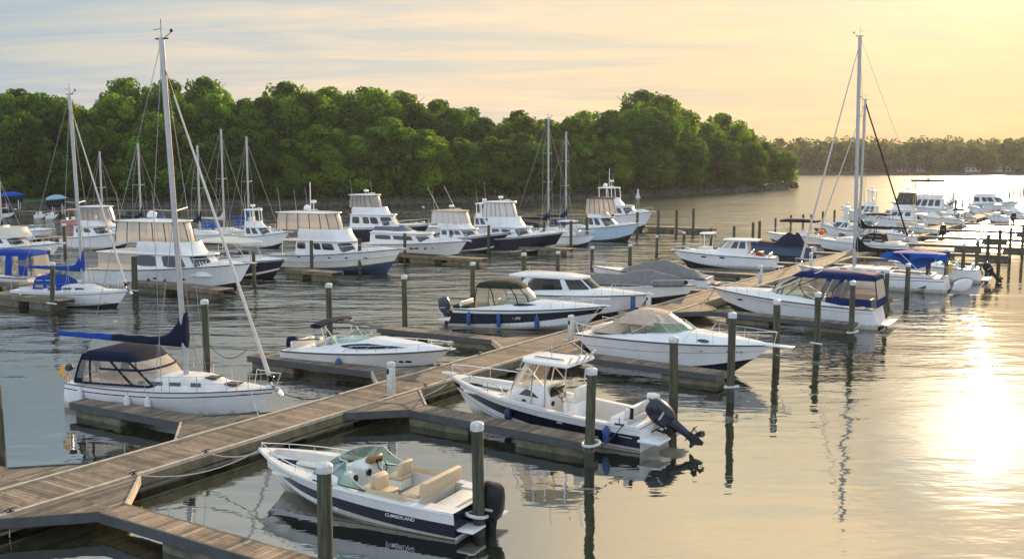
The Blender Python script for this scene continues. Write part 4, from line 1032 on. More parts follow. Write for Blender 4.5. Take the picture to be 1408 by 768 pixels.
# ---------------------------------------------------------------- flybridge motor yacht
def flybridge(key, stern, hdg, label, L=12.5, B=4.1, hs=1.15, hb=2.1, bands=None, cab=(.20, .62), cabh=1.25, nwin=3, fly=(.22, .50), flyh=.75, encl=True, enclx=None, enclh=1.25, encm=vinylo, roofm=white, aftroof=.0, lite=False, name='motor_yacht', cat='motor yacht', rad=True, mastz=0, fw=.74, foredeck=.28, wins=None, winv=(.10, .92), group=None, rails=True, trim=None, coam=white, ant=2, curtain=False, openfly=False, frame=None):
    e = boat(key, name, stern, hdg, label, cat, group)
    h = Hull(L, B, hs, hb, rake=1.5, draft=.6, tw=.92, tm=.35, n=2.6, sp=1.7, fl=1.3, zcb=.42)
    h.shell(bands or [(-.15, -.05, bottomp), (.08, .06, white), (1, 1, white)], e)
    def f(t, v):
        if t < cab[0] - .01 and abs(v) < .86: return -.45
        if t > cab[1] - .05: k = min(1, (t - cab[1] + .05) / .06) * min(1, (1 - t) / .15); return foredeck * k * max(0, 1 - abs(v) ** 3 * 1.2)
        return .03 * (1 - v * v)
    h.deck(f, e, (cab[0] - .01,), (.86,), N=36)
    h.rubrail(e, .035, trim or rubr)
    if trim: h.rubrail(e, .02, trim, 'trim_line', u=.72, dz=0)
    x0, x1 = cab[0] * L, cab[1] * L; w = B / 2 * fw; zb = hs - .15; zt = hs + cabh
    house = Loft([(zb, x0, x1 + 1.0, w * 1.02, .86, 1.3), (hs + .35, x0, x1 + .75, w * 1.0, .86, 1.2), (zt, x0, x1 - .25, w * .93, .88, .9)])
    cabin = house.body('cabin', e)
    ws = wins or {2: [(.16, .30), (.36, .52)], 3: [(.14, .26), (.32, .42), (.44, .56)], 4: [(.13, .22), (.25, .34), (.37, .46), (.49, .57)]}[nwin]
    for q in (1, -1):
        for a0, a1 in ws: house.panel('window', cabin, q, a0, a1, 1 + winv[0], 1 + winv[1], darkw, .012, .03, 4, rect_r)
        house.panel('windshield', cabin, q, .63, .93, 1 + winv[0] - .15, 1 + winv[1] + .02, darkw, .012, .03, 6, rect_r)
    # cabin roof that carries the flybridge and overhangs the cockpit
    roof('cabin_roof', e, zt - .02, x0 - aftroof, x1 + .05, w * 1.05, .88, 1.0, .10, white, .05)
    if aftroof > .8:
        tubes('roof_post', [[(x0 - aftroof + .1, w * .95, hs), (x0 - aftroof + .1, w * .95, zt)]], .035, white, e); tubes('roof_post', [[(x0 - aftroof + .1, -w * .95, hs), (x0 - aftroof + .1, -w * .95, zt)]], .035, white, e)
        if curtain:
            C_ = Loft([(hs, x0 - aftroof + .1, x0 + .3, w * .97, 1, .05), (zt, x0 - aftroof + .1, x0 + .3, w * .97, 1, .05)]); C_.body('cockpit_curtain', e, vinylo, False)
    fx0, fx1 = fly[0] * L, fly[1] * L; zf = zt + .08
    flyb = Loft([(zf, fx0, fx1 + .55, w * .95, .85, 1.1), (zf + flyh * .55, fx0, fx1 + .1, w * .97, .85, 1.0), (zf + flyh, fx0 + .1, fx1 - .1, w * .95, .85, .9)])
    flyb.body('flybridge', e, coam, False); soffit('flybridge_floor', e, zf + .02, fx0, fx1, w * .9, .85, .9)
    if not openfly and rad is not None: seat(e, (fx0 + fx1) / 2 - .2, .0, zf, .9, .55, .5, .55, 1, whitev, 'helm_seat')
    ex0, ex1 = enclx or (fx0 - .1, fx1 - .1); zt2 = zf + flyh + enclh; top = zf + flyh
    if encl:
        E_ = Loft([(top - .10, ex0, ex1 + .12, w * .96, .85, .9), (top + enclh * .5, ex0 + .04, ex1 - .10, w * .94, .86, .8), (zt2 - .04, ex0 + .08, ex1 - .35, w * .88, .88, .7)])
        en = E_.body('flybridge_enclosure', e, encm, False)
        sm = frame or tanc
        E_.seam([[(a, 0, q), (a, 2, q)] for q in (1, -1) for a in (.0, .1, .22, .35, .48, .6, .8)] + [[(1, 0, 1), (1, 2, 1)]], 'canvas_seam', e, sm, .035)
        roof('hardtop', e, zt2 - .05, ex0 - .12, ex1 - .1, w * .96, .9, .8, .09, roofm, .07)
    elif enclh:
        roof('hardtop', e, zt2 - .05, ex0, ex1, w * .95, .9, .7, .30 if roofm is not white else .14, roofm, .06)
        for q in (1, -1):
            for xx in (ex0 + .15, (ex0 + ex1) / 2, ex1 - .5): tubes('hardtop_post', [[(xx + .1, q * w * .9, zf + flyh * .9), (xx, q * w * .84, zt2)]], .07, white if roofm is white else steel, e)
    if rad and (encl or enclh):
        mx_ = (ex0 + ex1) / 2 - .2
        if rad == 'big': radar(e, (mx_ - .9, w * .3, zt2 + .05), .34, True, .1); radar(e, (mx_, -w * .2, zt2 + .05), .3, False, .35)
        elif rad == 'mast':
            tubes('signal_mast', [[(mx_, 0, zt2), (mx_, 0, zt2 + 2.6)]], .05, white, e); radar(e, (mx_ + .35, 0, zt2 + .05), .26, False, .75); horn_light(e, (mx_ + .3, 0, zt2 + .05)); radar(e, (mx_ - .9, w * .4, zt2), .32, True, .1)
        else: radar(e, (mx_, 0, zt2 + .05), .28, False, .3); horn_light(e, (mx_ + .6, .3, zt2 + .02))
        for k in range(ant): whip(e, (ex0 + .3 + k * .9, (w * .8) * (1 if k % 2 else -1), zt2 - .2), 2.4, .12)
    if rails: h.rail(e, cab[1] - .08, 1.0, .62, 5, .018, .12, name='bow_rail')
    mb = MB(); mb.box((L + .05, 0, hb + .06), (.8, .36, .07), white); mb.tube([(L + .1, 0, hb + .02), (L + .5, 0, hb - .1)], .04, steel, 6); mb.build('bow_pulpit', e)
    mb = MB(); mb.rbox((-.35, 0, .35), (.75, B * .8, .09), .03, white); mb.build('swim_platform', e)
    return e, h, dict(house=house, fly=flyb, zt=zt, zf=zf, zt2=zt2, w=w, cabin=cabin)

# ---------------------------------------------------------------- express cruiser
def express(key, stern, hdg, label, L=8.8, B=2.8, hs=.95, hb=1.45, bands=None, srake=.35, bulge=.34, ws=(.36, .60), wh=.62, cock=(.08, .44), camper=None, hardtop=None, arch=None, sill=0.0, rail=(.50, .62), name='express_cruiser', cat='motorboat', trimm=None, port_=True, glassm=glass, engine=None, rake=1.3, platform=True, group=None, wleg=.9, deckm=white):
    e = boat(key, name, stern, hdg, label, cat, group)
    h = Hull(L, B, hs, hb, rake=rake, srake=srake, draft=.45, tw=.88, tm=.36, n=2.5, sp=1.5, fl=.9)
    h.shell(bands or [(-.12, -.04, bottomp), (.10, .08, white), (1, 1, white)], e)
    c0, c1 = cock
    def f(t, v):
        av = abs(v)
        if c0 < t < c1 and av < .76: return -.40
        z = .03
        if t >= c1 - .30: # cabin trunk swells towards the windshield and falls to the bow
            k = max(0, min(1, (t - (c1 - .30)) / .28)) * max(0, min(1, (1.0 - t) / .42)) ** .75; z += bulge * k * max(0, 1 - max(0, av - .30) ** 2 / .46) ** .8
        return z
    h.deck(f, e, (c0, c1), (.76,), m=deckm, smooth=50)
    h.rubrail(e, .028, trimm or rubr)
    w = B / 2 * .78; x1 = ws[1] * L; x0 = ws[0] * L; zb = hs + bulge * .55 + .05 + sill
    W = Loft([(zb - .16, x0 - wleg, x1 + .55, w * 1.0, .84, 1.2), (zb, x0 - wleg, x1 + .35, w * .99, .84, 1.1), (zb + wh, x0 - wleg * .6 + .1, x1 - .75, w * .88, .84, .75)])
    W.body('windshield_base', e, white, False, v0=0, v1=1, a0=.15)
    for q in (1, -1):
        W.panel('windshield', e, q, .2, .60, 1, 2, glassm, .0, .0, 8, (lambda k: (0, min(1, .15 + k * 1.6))) if not hardtop else None, rim=False)
        W.panel('windshield', e, q, .60, 1.0, 1, 2, glassm, .0, .0, 8, rim=False)
        if not hardtop:
            mb = MB(); pts = [W.P(.2 + .4 * k / 6, 1 + min(1, .15 + k / 6 * 1.6), q) for k in range(7)] + [W.P(.6 + .4 * k / 8, 2, q) for k in range(1, 9)]; mb.tube(pts, .018, alu, 5)
            for a in (.6, .8): mb.tube([W.P(a, 1, q), W.P(a, 2, q)], .016, alu, 5)
            mb.tube([W.P(.2 + .8 * k / 14, 1, q) for k in range(15)], .015, rubr, 5); mb.build('windshield_frame', e)
    seat(e, x0 - .35, -w * .5, hs - .38, .55, .5, .5, .5, 1, whitev, 'helm_seat'); seat(e, x0 - .35, w * .45, hs - .38, .7, .5, .45, .45, 1, whitev, 'helm_seat')
    seat(e, c0 * L + .4, 0, hs - .38, w * 1.7, .5, .4, .4, 1, whitev, 'stern_bench')
    mb = MB(); mb.rbox((x0 + .12, -w * .45, hs + .05), (.30, .8, .5), .08, white); mb.build('dashboard', e); wheel(e, (x0 - .12, -w * .45, hs + .22))
    if camper:
        m, xa, xb, zt, vm = camper['m'], camper['x'][0] * L, camper['x'][1] * L, camper['z'], camper.get('v', vinyl)
        lowf = camper.get('low', hs + .05)
        C_ = Loft([(lowf, xa - camper.get('aft', 0), x1 - .15, w * 1.0, .86, .9), ((lowf + zt) / 2 + .05, xa - camper.get('aft', 0) * .5, x1 - .55, w * .96, .87, .8), (zt - .12, xa, xb, w * .90, .9, .55), (zt, xa + .12, xb - .2, w * .72, .9, .4)])
        cv = camper.get('cv', 1.7)
        if vm: C_.body('side_curtain', e, vm, False, v0=0, v1=cv)
        C_.body('canopy', e, m, True, .10, v0=cv)
        P_ = []
        for q in (1, -1): P_ += [[(.1, 0, q), (.1, 2, q)], [(.34, 0, q), (.30, 2, q)], [(.6, 0, q), (.6, 2, q)], [(.8, 0, q), (.8, 2, q)]]
        for x_ in camper.get('extra', []): C_.seam([x_], 'canopy_strut', e, camper.get('fm', m), .026)
        C_.seam(P_, 'canopy_frame', e, camper.get('fm', m), .032)
        for q in (1, -1):
            for a0, a1 in camper.get('solid', []): C_.panel('canvas_panel', e, q, a0, a1, 0, 2, m, .012, .012, 4, rim=False)
            if camper.get('skirt'): C_.panel('canvas_skirt', e, q, 0.0, .36, 0, camper['skirt'], m, .014, .014, 8, rim=False)
        W2 = C_
    if arch:
        xa, za = arch
        mb = MB(); 
        for q in (1, -1): mb.tube([h.sheer(h.tx(xa - .1), q, .15), (xa + .1, q * w * .98, hs + za * .6), (xa - .1, q * w * .8, hs + za)], .045, steel, 6)
        mb.tube([(xa - .1, w * .8, hs + za), (xa - .1, -w * .8, hs + za)], .045, steel, 6); mb.build('arch', e)
    if rail: h.rail(e, rail[0], 1.0, rail[1], 5, .015, .07, out=.15, name='bow_rail')
    if platform: mb = MB(); mb.rbox((-.26, 0, .30), (.62, B * .78, .09), .035, white); mb.build('swim_platform', e)
    mb = MB(); mb.box((L - .05, 0, hb + .05), (.55, .26, .05), white); mb.tube([(L - .1, 0, hb + .10), (L + .28, 0, hb + .04)], .03, steel, 6); mb.build('bow_pulpit', e)
    mb = MB(); mb.rbox((L * .80, 0, h.zs(.8) + bulge * .52), (.5, .5, .04), .02, smoke); mb.build('hatch', e)
    if engine: outboard(e, -.15 if engine[0] is None else engine[0], engine[1], engine[2], engine[3], engine[4])
    return e, h, W
# ============================================================ the boats
def two(a, b):
    a, b = Vector((a[0], a[1], 0)), Vector((b[0], b[1], 0)); d = b - a; return a, math.degrees(math.atan2(d.y, d.x)), d.length
def span(px, py, z, hdg, bx):
    """stern place from its pixel; length so that the bow reaches the pixel column bx"""
    a = at(px, py, z); c, s_ = math.cos(math.radians(hdg)), math.sin(math.radians(hdg)); lo, hi = 2.0, 30.0
    f = lambda L: pix((a.x + c * L, a.y + s_ * L, 1.5))[0] - bx
    sg = 1 if f(30) > f(2) else -1
    for _ in range(40):
        m = (lo + hi) / 2
        if f(m) * sg < 0: lo = m
        else: hi = m
    return a, hdg, lo
WB = white
# ---- bowrider in the foreground
a, hd, L = two(S(-5.15, 11.75), S(-5.65, 4.35))
def bowrider():
    e = boat('b1', 'bowrider', a, hd, 'open bowrider with navy lower stripe, green windshield and beige seats', 'motorboat')
    h = Hull(L, 2.5, .74, 1.12, rake=.95, srake=-.1, draft=.35, tw=.90, tm=.40, n=2.7, sp=1.35, fl=1.0, chine=.82)
    h.shell([(-.10, -.25, white), (.06, .02, white), (.09, .05, rubr), (.16, .30, white), (.62, .62, navy), (.66, .66, white), (1, 1, white)], e, transom=navy)
    def f(t, v):
        av = abs(v)
        if .13 < t < .50 and av < .80: return -.46
        if .13 >= t > .02 and av < .62: return -.12
        if .50 <= t < .60: return (.10 if av > .12 or True else -.46) * (1 - av * .3) if av > .14 else -.46
        if .60 <= t < .93 and av < .70: return -.36 if t > .615 else -.40
        return .03
    h.deck(f, e, (.13, .50, .60, .93, .02), (.80, .62, .14, .70), m=whited)
    h.rubrail(e, .022, white); h.rubrail(e, .012, steel, 'trim_line', dz=.02)
    zd = h.zs(.55)
    W = Loft([(zd + .02, .36 * L, .68 * L, 1.12, .80, .75), (zd + .60, .40 * L, .56 * L, .98, .80, .55)])
    for q in (1, -1):
        W.panel('windshield', e, q, .12, .60, 0, 1, glass, 0, 0, 10, (lambda k: (0, min(1, .04 + 1.15 * k))), rim=False)
        W.panel('windshield', e, q, .60, .97, 0, 1, glass, 0, 0, 8, rim=False)
        top = [W.P(.12 + .48 * k / 8, min(1, .04 + 1.15 * k / 8), q) for k in range(9)] + [W.P(.6 + .37 * k / 8, 1, q) for k in range(1, 9)]
        tubes('windshield_frame', [top, [W.P(.97, 0, q), W.P(.97, 1, q)], [W.P(.60, 0, q), W.P(.60, 1, q)]], .017, alu, e)
        tubes('windshield_base', [[W.P(.12 + .85 * k / 14, 0, q) + Vector((0, 0, -.01)) for k in range(15)]], .016, black, e)
    fz = zd - .42
    # helm and passenger consoles
    for y, wd in ((-.66, .78), (.66, .72)):
        mb = MB(); mb.rbox((.535 * L, y, fz + .26), (.62, wd, .72), .10, white); mb.build('console', e)
    mb = MB(); mb.rbox((.50 * L, -.62, fz + .70), (.34, .50, .20), .08, teak, tilt=.4); mb.build('instrument_panel', e)
    for k, (y, z) in enumerate([(-.52, .68), (-.68, .68)]): mb = MB(); mb.lathe([(.06, 0), (.06, .02), (.04, .025)], black, 12, (.475 * L, y, fz + z), 'X'); mb.build('gauge', e)
    wheel(e, (.463 * L, -.62, fz + .56), .18)
    mb = MB(); mb.rbox((.497 * L, .66, fz + .38), (.04, .46, .26), .03, teak); mb.build('glove_box', e)
    for y in (.30, -.30): mb = MB(); mb.lathe([(.10, 0), (.10, .03), (.07, .04)], black, 14, (.49 * L, y * 1.02, fz + .40), 'X'); mb.build('speaker', e)
    # seats
    seat(e, .385 * L, -.62, fz, .56, .52, .34, .46, 1, beige, 'bucket_seat'); seat(e, .385 * L, .62, fz, .56, .52, .34, .46, 1, beige, 'bucket_seat')
    seat(e, .325 * L, .62, fz, .56, .45, .34, .42, -1, beige, 'bucket_seat')
    mb = MB(); mb.rbox((.20 * L, -.02, fz + .20), (.55, 1.8, .34), .06, whitev); mb.build('bench_base', e)
    mb = MB(); mb.rbox((.205 * L, -.02, fz + .40), (.52, 1.75, .12), .05, beige); mb.build('bench_cushion', e)
    mb = MB(); mb.rbox((.148 * L, -.02, fz + .62), (.20, 1.85, .42), .08, beige, tilt=-.1); mb.build('bench_backrest', e)
    for q in (1, -1): mb = MB(); mb.rbox((.30 * L, q * 1.06, fz + .36), (1.5, .06, .26), .03, beige); mb.build('side_panel', e)
    mb = MB(); mb.rbox((.075 * L, 0, zd - .20), (.6, 1.5, .10), .04, whitev); mb.build('sun_pad', e)
    for q in (1, -1): mb = MB(); mb.rbox((.75 * L, q * .52, zd - .16), (1.5, .42, .12), .05, whitev); mb.build('bow_cushion', e)
    mb = MB(); mb.rbox((-.20, .60, .27), (.50, .66, .07), .03, white); mb.rbox((-.20, -.60, .27), (.50, .66, .07), .03, white); mb.build('swim_platform', e)
    h.rail(e, .62, .985, .20, 4, .014, .12, name='bow_rail')
    text_on_hull(h, 'CUMBERLAND', .285 * L, .345, .14, 1, e, lettw); text_on_hull(h, 'CUMBERLAND', .12 * L, .335, .17, -1, e, lettw)
    mb = MB(); mb.box((.52 * L, h.b(.52) + .0, zd - .13), (.16, .012, .03), steel); mb.build('side_badge', e)
    outboard(e, -.16, .36, 0, black, 1.0); mb = MB(); mb.tube([(-.08, -.3, .55), (0, 0, .66), (.05, .3, .55), (.1, .45, .45)], .025, black, 6); mb.build('engine_hose', e)
    return h
h1 = bowrider()
line(bw('b1', (L * .985, 0, 1.14)), S(-8.2, 2.0, .62), .35, 'pale bow line of the bowrider looping to the walkway edge', rope, .018)
line(bw('b1', (L * .97, .15, 1.1)), S(-5.6, 2.0, .62), .15, 'short bow line of the bowrider to the nearest cleat', rope, .018)
line(bw('b1', (.25, 1.0, .75)), at(659, 716, .5), .12, 'black stern line from the bowrider to the pile', ropeb, .018)

# ---- centre console boat with hard T-top
a, hd, L = two(S(4.55, 12.35), S(4.6, 3.75))
def console():
    e = boat('b2', 'center_console_boat', a, hd, 'fishing boat with navy stripe, white hard top and tilted-up dark outboard', 'motorboat')
    h = Hull(L, 2.75, .82, 1.42, rake=1.15, srake=-.1, draft=.4, tw=.92, tm=.40, n=2.6, sp=1.5, fl=1.1, chine=.84)
    h.shell([(-.10, -.2, white), (.10, .10, white), (.13, .13, rubr), (.22, .40, white), (.72, .72, navy), (.74, .75, white), (1, 1, white)], e)
    def f(t, v):
        av = abs(v)
        if .06 < t < .56 and av < .82: return -.58
        if .56 <= t < .62 and .36 < av < .80: return -.45
        if .62 <= t < .92 and av < .74: return -.30
        return .03
    h.deck(f, e, (.06, .56, .62, .92), (.82, .36, .80, .74), m=whited); h.rubrail(e, .026, white)
    fz = h.zs(.4) - .58; x0, x1 = .44 * L, .70 * L
    C_ = Loft([(fz, x0, x1, .62, .8, .7), (fz + .75, x0 + .05, x1 - .15, .60, .8, .6), (fz + 1.05, x0 + .15, x1 - .65, .56, .85, .5), (fz + 1.22, x0 + .2, x1 - 1.1, .5, .9, .3)])
    c = C_.body('console', e)
    for q in (1, -1): C_.panel('side_window', c, q, .25, .58, 1.15, 1.95, darkw, .01, .02, 8, wedge_r); C_.panel('vent', c, q, .44, .50, .78, .88, black, .01, .02, 3)
    mb = MB(); mb.rbox((x0 + .08, 0, fz + 1.0), (.12, .85, .40), .05, black, tilt=-.3); mb.build('instrument_panel', e)
    for y in (-.25, .25): mb = MB(); mb.lathe([(.09, 0), (.09, .03), (.05, .04)], black, 14, (x0 - .01, y * 1.5, fz + .62), 'X'); mb.build('gauge', e)
    wheel(e, (x0 - .10, 0, fz + .9), .2)
    W = Loft([(fz + 1.05, x0 + .55, x1 - .35, .56, .8, .6), (fz + 2.02, x0 + .35, x1 - 1.0, .60, .85, .5)])
    for q in (1, -1): W.panel('windshield', e, q, .35, 1.0, 0, 1, vinyl, 0, 0, 10, rim=False)
    tx0, tx1, tz = .335 * L, .585 * L, fz + 2.05
    roof('hard_top', e, tz, tx0, tx1, 1.0, .92, .45, .14, white, .06)
    tubes('roof_grab_rail', [[(tx0 + .35, q * .55, tz + .15), (tx0 + .4, q * .55, tz + .21), (tx1 - .6, q * .5, tz + .21), (tx1 - .5, q * .5, tz + .15)] for q in (1, -1)], .014, rubr, e)
    for q in (1, -1):
        for p in ([(x1 - .35, q * .62, fz + .2), (x1 - .75, q * .66, fz + 1.2), (x1 - 1.15, q * .72, tz)], [(x0 + .75, q * .66, fz + .1), (x0 + .70, q * .7, fz + 1.2), (x0 + .55, q * .74, tz)], [(x0 + .2, q * .66, fz + .1), (x0 + .15, q * .7, fz + 1.2), (x0 + .1, q * .74, tz)], [(x0 - .75, q * .6, fz + .5), (x0 - .65, q * .68, fz + 1.3), (x0 - .70, q * .72, tz)]):
            tubes('top_support', [p], .026, steel, e)
        tubes('top_brace', [[(x1 - .9, q * .7, fz + 1.75), (x0 + .8, q * .74, fz + 1.85), (x0 + .2, q * .72, fz + 1.3)]], .018, steel, e)
    for q, xx in ((.8, tx0 + .1), (.35, tx0 + .02), (-.1, tx0), (-.5, tx0), (-.85, tx0 + .1)):
        mb = MB(); mb.tube([(xx + .05, q, tz), (xx - .18, q, tz + .38)], .03, steel, 8); mb.build('rod_holder', e)
    mb = MB(); mb.tube([(tx0 + .9, .5, tz + .15), (tx0 + .9, .5, tz + 1.0)], .012, capm, 5); mb.build('antenna', e); mb = MB(); mb.tube([(tx0 + .3, -.5, tz + .15), (tx0 + .2, -.5, tz + 1.3)], .012, capm, 5); mb.build('antenna', e)
    # helm seat
    mb = MB(); mb.rbox((x0 - .75, 0, fz + .40), (.55, 1.05, .8), .06, white); mb.build('leaning_post', e)
    mb = MB(); mb.rbox((x0 - .75, 0, fz + .86), (.55, 1.15, .14), .05, whitev); mb.build('seat', e); mb = MB(); mb.rbox((x0 - 1.0, 0, fz + 1.12), (.14, 1.15, .42), .05, whitev); mb.build('backrest', e)
    mb = MB(); mb.rbox((x1 + .22, 0, fz + .32), (.55, .9, .5), .08, whitev); mb.build('console_seat', e)
    mb = MB(); mb.rbox((.11 * L, 0, fz + .28), (.62, 1.9, .5), .07, white); mb.build('bench_base', e); mb = MB(); mb.rbox((.118 * L, 0, fz + .55), (.52, 1.8, .10), .04, whitev); mb.build('bench_cushion', e)
    mb = MB(); mb.rbox((.078 * L, 0, fz + .78), (.16, 1.85, .36), .06, whitev, tilt=-.1); mb.build('bench_backrest', e)
    for y in (.75, -.75): mb = MB(); mb.box((.068 * L, y, fz + .78), (.20, .05, .38), black); mb.build('seat_strap', e)
    mb = MB(); mb.lathe([(.02, -.24), (.11, -.20), (.13, 0), (.11, .20), (.02, .24)], whitev, 12, (.06 * L, -.85, fz + 1.05), 'X'); mb.build('bolster', e)
    for q in (1, -1): mb = MB(); mb.rbox((.77 * L, q * .62, h.zs(.77) - .14), (1.5, .42, .12), .05, whitev); mb.build('bow_cushion', e)
    for q in (1, -1): mb = MB(); mb.rbox((-.30, q * .80, .42), (.8, .9, .10), .035, white); mb.build('swim_platform', e)
    h.rail(e, .60, .985, .42, 3, .016, .10, name='bow_rail'); mb = MB(); mb.box((L, 0, 1.47), (.5, .28, .06), white); mb.tube([(L - .1, 0, 1.52), (L + .32, 0, 1.47)], .035, steel, 6); mb.build('bow_roller', e)
    text_on_hull(h, '265', .365 * L, .60, .16, 1, e, lettw); text_on_hull(h, 'B·Co', .16 * L, .52, .15, 1, e, lettw); 
    mb = MB(); mb.add([h.at(x, .50 - (.115 * L - x) * .06, 1, .01) for x in (.035 * L, .09 * L)] + [h.at(x, .52 - (.115 * L - x) * .06, 1, .01) for x in (.09 * L, .035 * L)], [(0, 1, 2, 3)], lettw); mb.build('stripe', e, 0)
    mb = MB(); mb.box((.085 * L, 1.28, .90), (.34, .05, .04), black); mb.tube([(.085 * L, 1.28, .88), (.085 * L, 1.28, 1.12)], .014, black, 5); mb.build('cleat', e)
    o = outboard(e, -.42, .66, 58, M('dark_blue_cowling', (.008, .012, .024), .22, coat=.2, spec=.4), 1.02)
    mb = MB(); 
    for y in (.18, .3, -.2): mb.tube([(-.38, y * .5, .5), (-.1, y, .62), (.1, y * 1.1, .45)], .022, black, 6)
    mb.build('engine_hose', e)
    return h
h2 = console()
fender('b2', h2, .60 * L, 1, fendn, 'dark blue fender amidships on the fishing boat with the hard top', .52)
fender('b2', h2, .135 * L, 1, fendb, 'blue fender at the stern quarter of the fishing boat with the hard top', .50, .12, .5)
line(bw('b2', (L * .985, 0, 1.42)), S(5.4, 2.0, .62), .12, 'bow line of the fishing boat with the hard top', rope, .018)
line(bw('b2', (.6, 1.2, .90)), at(812, 622, .72), .10, 'stern line from the fishing boat to the hooped pile', ropeb, .018)
line(bw('b2', (L * .93, 1.0, 1.3)), S(2.4, 2.0, .62), .3, 'slack spring line under the bow of the fishing boat', rope, .016)

# ---- near sailboat
a, hd, L = two(S(-2.05, -9.4), S(-.05, -.72))
es, hs_ = sailboat('s1', a, hd, 'nearest white sailboat with navy boom cover, blue cockpit canopy and tall mast', L=L, B=3.05, hs=1.02, hb=1.22, mast=13.9, mx=.565, cover=navyc, cover2=M('royal_blue_canvas', (.01, .05, .28), .85, var=.25, scale=6, bump=.3, bscale=6), boomz=2.62, boomlen=6.0, spreaders=(.50,), rake=.55, jtop=.93, mastr=.10, jibr=.085)
text_on_hull(hs_, '1069', .875 * L, .98, .10, -1, es, lettd, 0)
for k, (x, l_) in enumerate([(.14, 'white fender at the stern quarter of the nearest sailboat'), (.40, 'white fender just ahead of the stern half of the nearest sailboat'), (.50, 'white fender amidships on the nearest sailboat')]):
    fender('s1', hs_, x * L, -1, fendw, l_, .55, .13, .6)
e = empty('horseshoe_buoy', bw('s1', (.12, -.95, hs_.hs + .36)), math.radians(hd)); tag(e, 'yellow horseshoe lifebuoy hung on the stern rail of the nearest sailboat', 'lifebuoy')
mb = MB(); pts = [(0, .18 * math.cos(q), .22 * math.sin(q)) for q in [math.radians(-60 + i * 300 / 14) - math.pi / 2 + math.radians(60) for i in range(15)]]; mb.tube(pts, .07, yellow, 8); mb.build('ring', e)
e = empty('boat_grill', bw('s1', (.62, -1.22, hs_.hs + .62)), math.radians(hd)); tag(e, 'small dark covered grill clamped on the stern rail of the nearest sailboat', 'grill')
mb = MB(); mb.lathe([(.02, -.12), (.15, -.06), (.17, .02), (.13, .12), (.03, .17)], rubr, 12); mb.build('bowl', e); mb = MB(); mb.tube([(0, 0, -.12), (0, 0, -.6)], .02, steel, 6); mb.build('stem', e)
e = empty('outboard_motor', bw('s1', (.15, .85, hs_.hs + .30)), math.radians(hd)); tag(e, 'little dark outboard stored on the stern rail of the nearest sailboat', 'motor')
outboard(e, 0, 0, 0, black, .42, name='engine', detail=False)
line(bw('s1', (L * .93, -.6, 1.15)), S(-1.6, .05, .60), .05, 'white bow line of the nearest sailboat to the corner platform', rope, .016)
line(bw('s1', (L * 1.0, 0, 1.15)), S(2.4, .04, .62), .25, 'dark bow line from the nearest sailboat along the walkway', ropeb, .018)
line(bw('s1', (L * .80, .9, 2.4)), at(285, 470, 1.9), .5, 'slack line hanging from the furled jib to the pile behind the nearest sailboat', ropeb, .014)

# ---- silver express cruiser
a, hd, L = two(S(7.9, -7.9), S(9.3, .35))
e4, h4, W4 = express('b4', a, hd, 'silver white cruiser with a dark swoosh on the cabin side and folded navy bimini', L=L, B=2.75, hs=.85, hb=1.28, bulge=.52, ws=(.30, .60), wh=.50, cock=(.06, .36), srake=.5, rail=(.42, .36), engine=(.35, .55, 0, navyc, .8), trimm=rubr, rake=1.5)
def swoosh(e, h, pts, zoff, m):
    mb = MB(); lo, up = [], []
    for t, z0, z1, v in pts:
        for z, Lx in ((z0, lo), (z1, up)): p = h.sheer(t, -1, 0, 0); Lx.append(Vector((p.x, -h.b(t) * v + (z * -.0), p.z + z)))
    n = len(lo); mb.add(lo + up, [(i, i + 1, n + i + 1, n + i) for i in range(n - 1)], m); return mb
def deck_decal(e, L, h, B, bulge, t0, t1, v0, v1, m, name, side=-1, c1=.36):
    """a stripe that hugs the cabin side"""
    mb = MB(); n = 14; lo, up = [], []
    for i in range(n + 1):
        t = t0 + (t1 - t0) * i / n; wv = .5 * math.sin(math.pi * min(1, max(0.02, i / n)) ** .7)
        for Lx, v in ((lo, v0 + (v1 - v0) * (.5 + wv)), (up, v0 + (v1 - v0) * (.5 - wv))):
            av = v; k = max(0, min(1, (t - (c1 - .30)) / .28)) * max(0, min(1, (1.0 - t) / .42)) ** .75
            z = .03 + bulge * k * max(0, 1 - max(0, av - .30) ** 2 / .46) ** .8
            p = h.sheer(t, side); Lx.append(Vector((p.x, side * (h.b(t) * av), p.z + z + .035)))
    mb.add(lo + up, [(i, i + 1, n + 2 + i, n + 1 + i) for i in range(n)], m); return mb.build(name, e, 0)
deck_decal(e4, L, h4, 2.75, .52, .42, .80, .90, .72, navy, 'side_stripe')
for x, a_ in ((.71, .16), (.755, .10), (.79, .15)): portlight(h4, x * L, .72, a_, .05, -1, e4)
fender('b4', h4, .42 * L, -1, fendb, 'blue fender hung on the silver cruiser above the pier', .52, .14, .42)
mb = MB(); rr = []
for i in range(15):
    k = i / 14; y = -1.35 + 2.7 * k; rr.append([(.28 * L + .30 * math.cos(q) * (1 if k < .5 else .8), y, h4.hs + 1.28 + .10 * math.sin(k * 3.14) + .10 * math.sin(q)) for q in [2 * math.pi * j / 10 for j in range(10)]])
mb.loft(rr, navyc, True, True); mb.build('folded_bimini', e4)
mb = MB(); rr = []
for i in range(13):
    k = i / 12; x = .30 * L + 2.3 * k; wv = .05 * math.sin(k * 14); rr.append([(x, .55 + .16 * math.cos(q), h4.hs + 1.25 + wv + (.09 if i not in (0, 12) else .03) * math.sin(q) - .12 * k) for q in [2 * math.pi * j / 8 for j in range(8)]])
mb.loft(rr, greyc, True, True); mb.build('folded_canvas', e4)
tubes('bimini_frame', [[h4.sheer(.34, q, .2), (.30 * L, q * 1.15, h4.hs + 1.25)] for q in (1, -1)] + [[h4.sheer(.44, q, .3), (.32 * L, q * 1.1, h4.hs + 1.25)] for q in (1, -1)], .018, steel, e4)
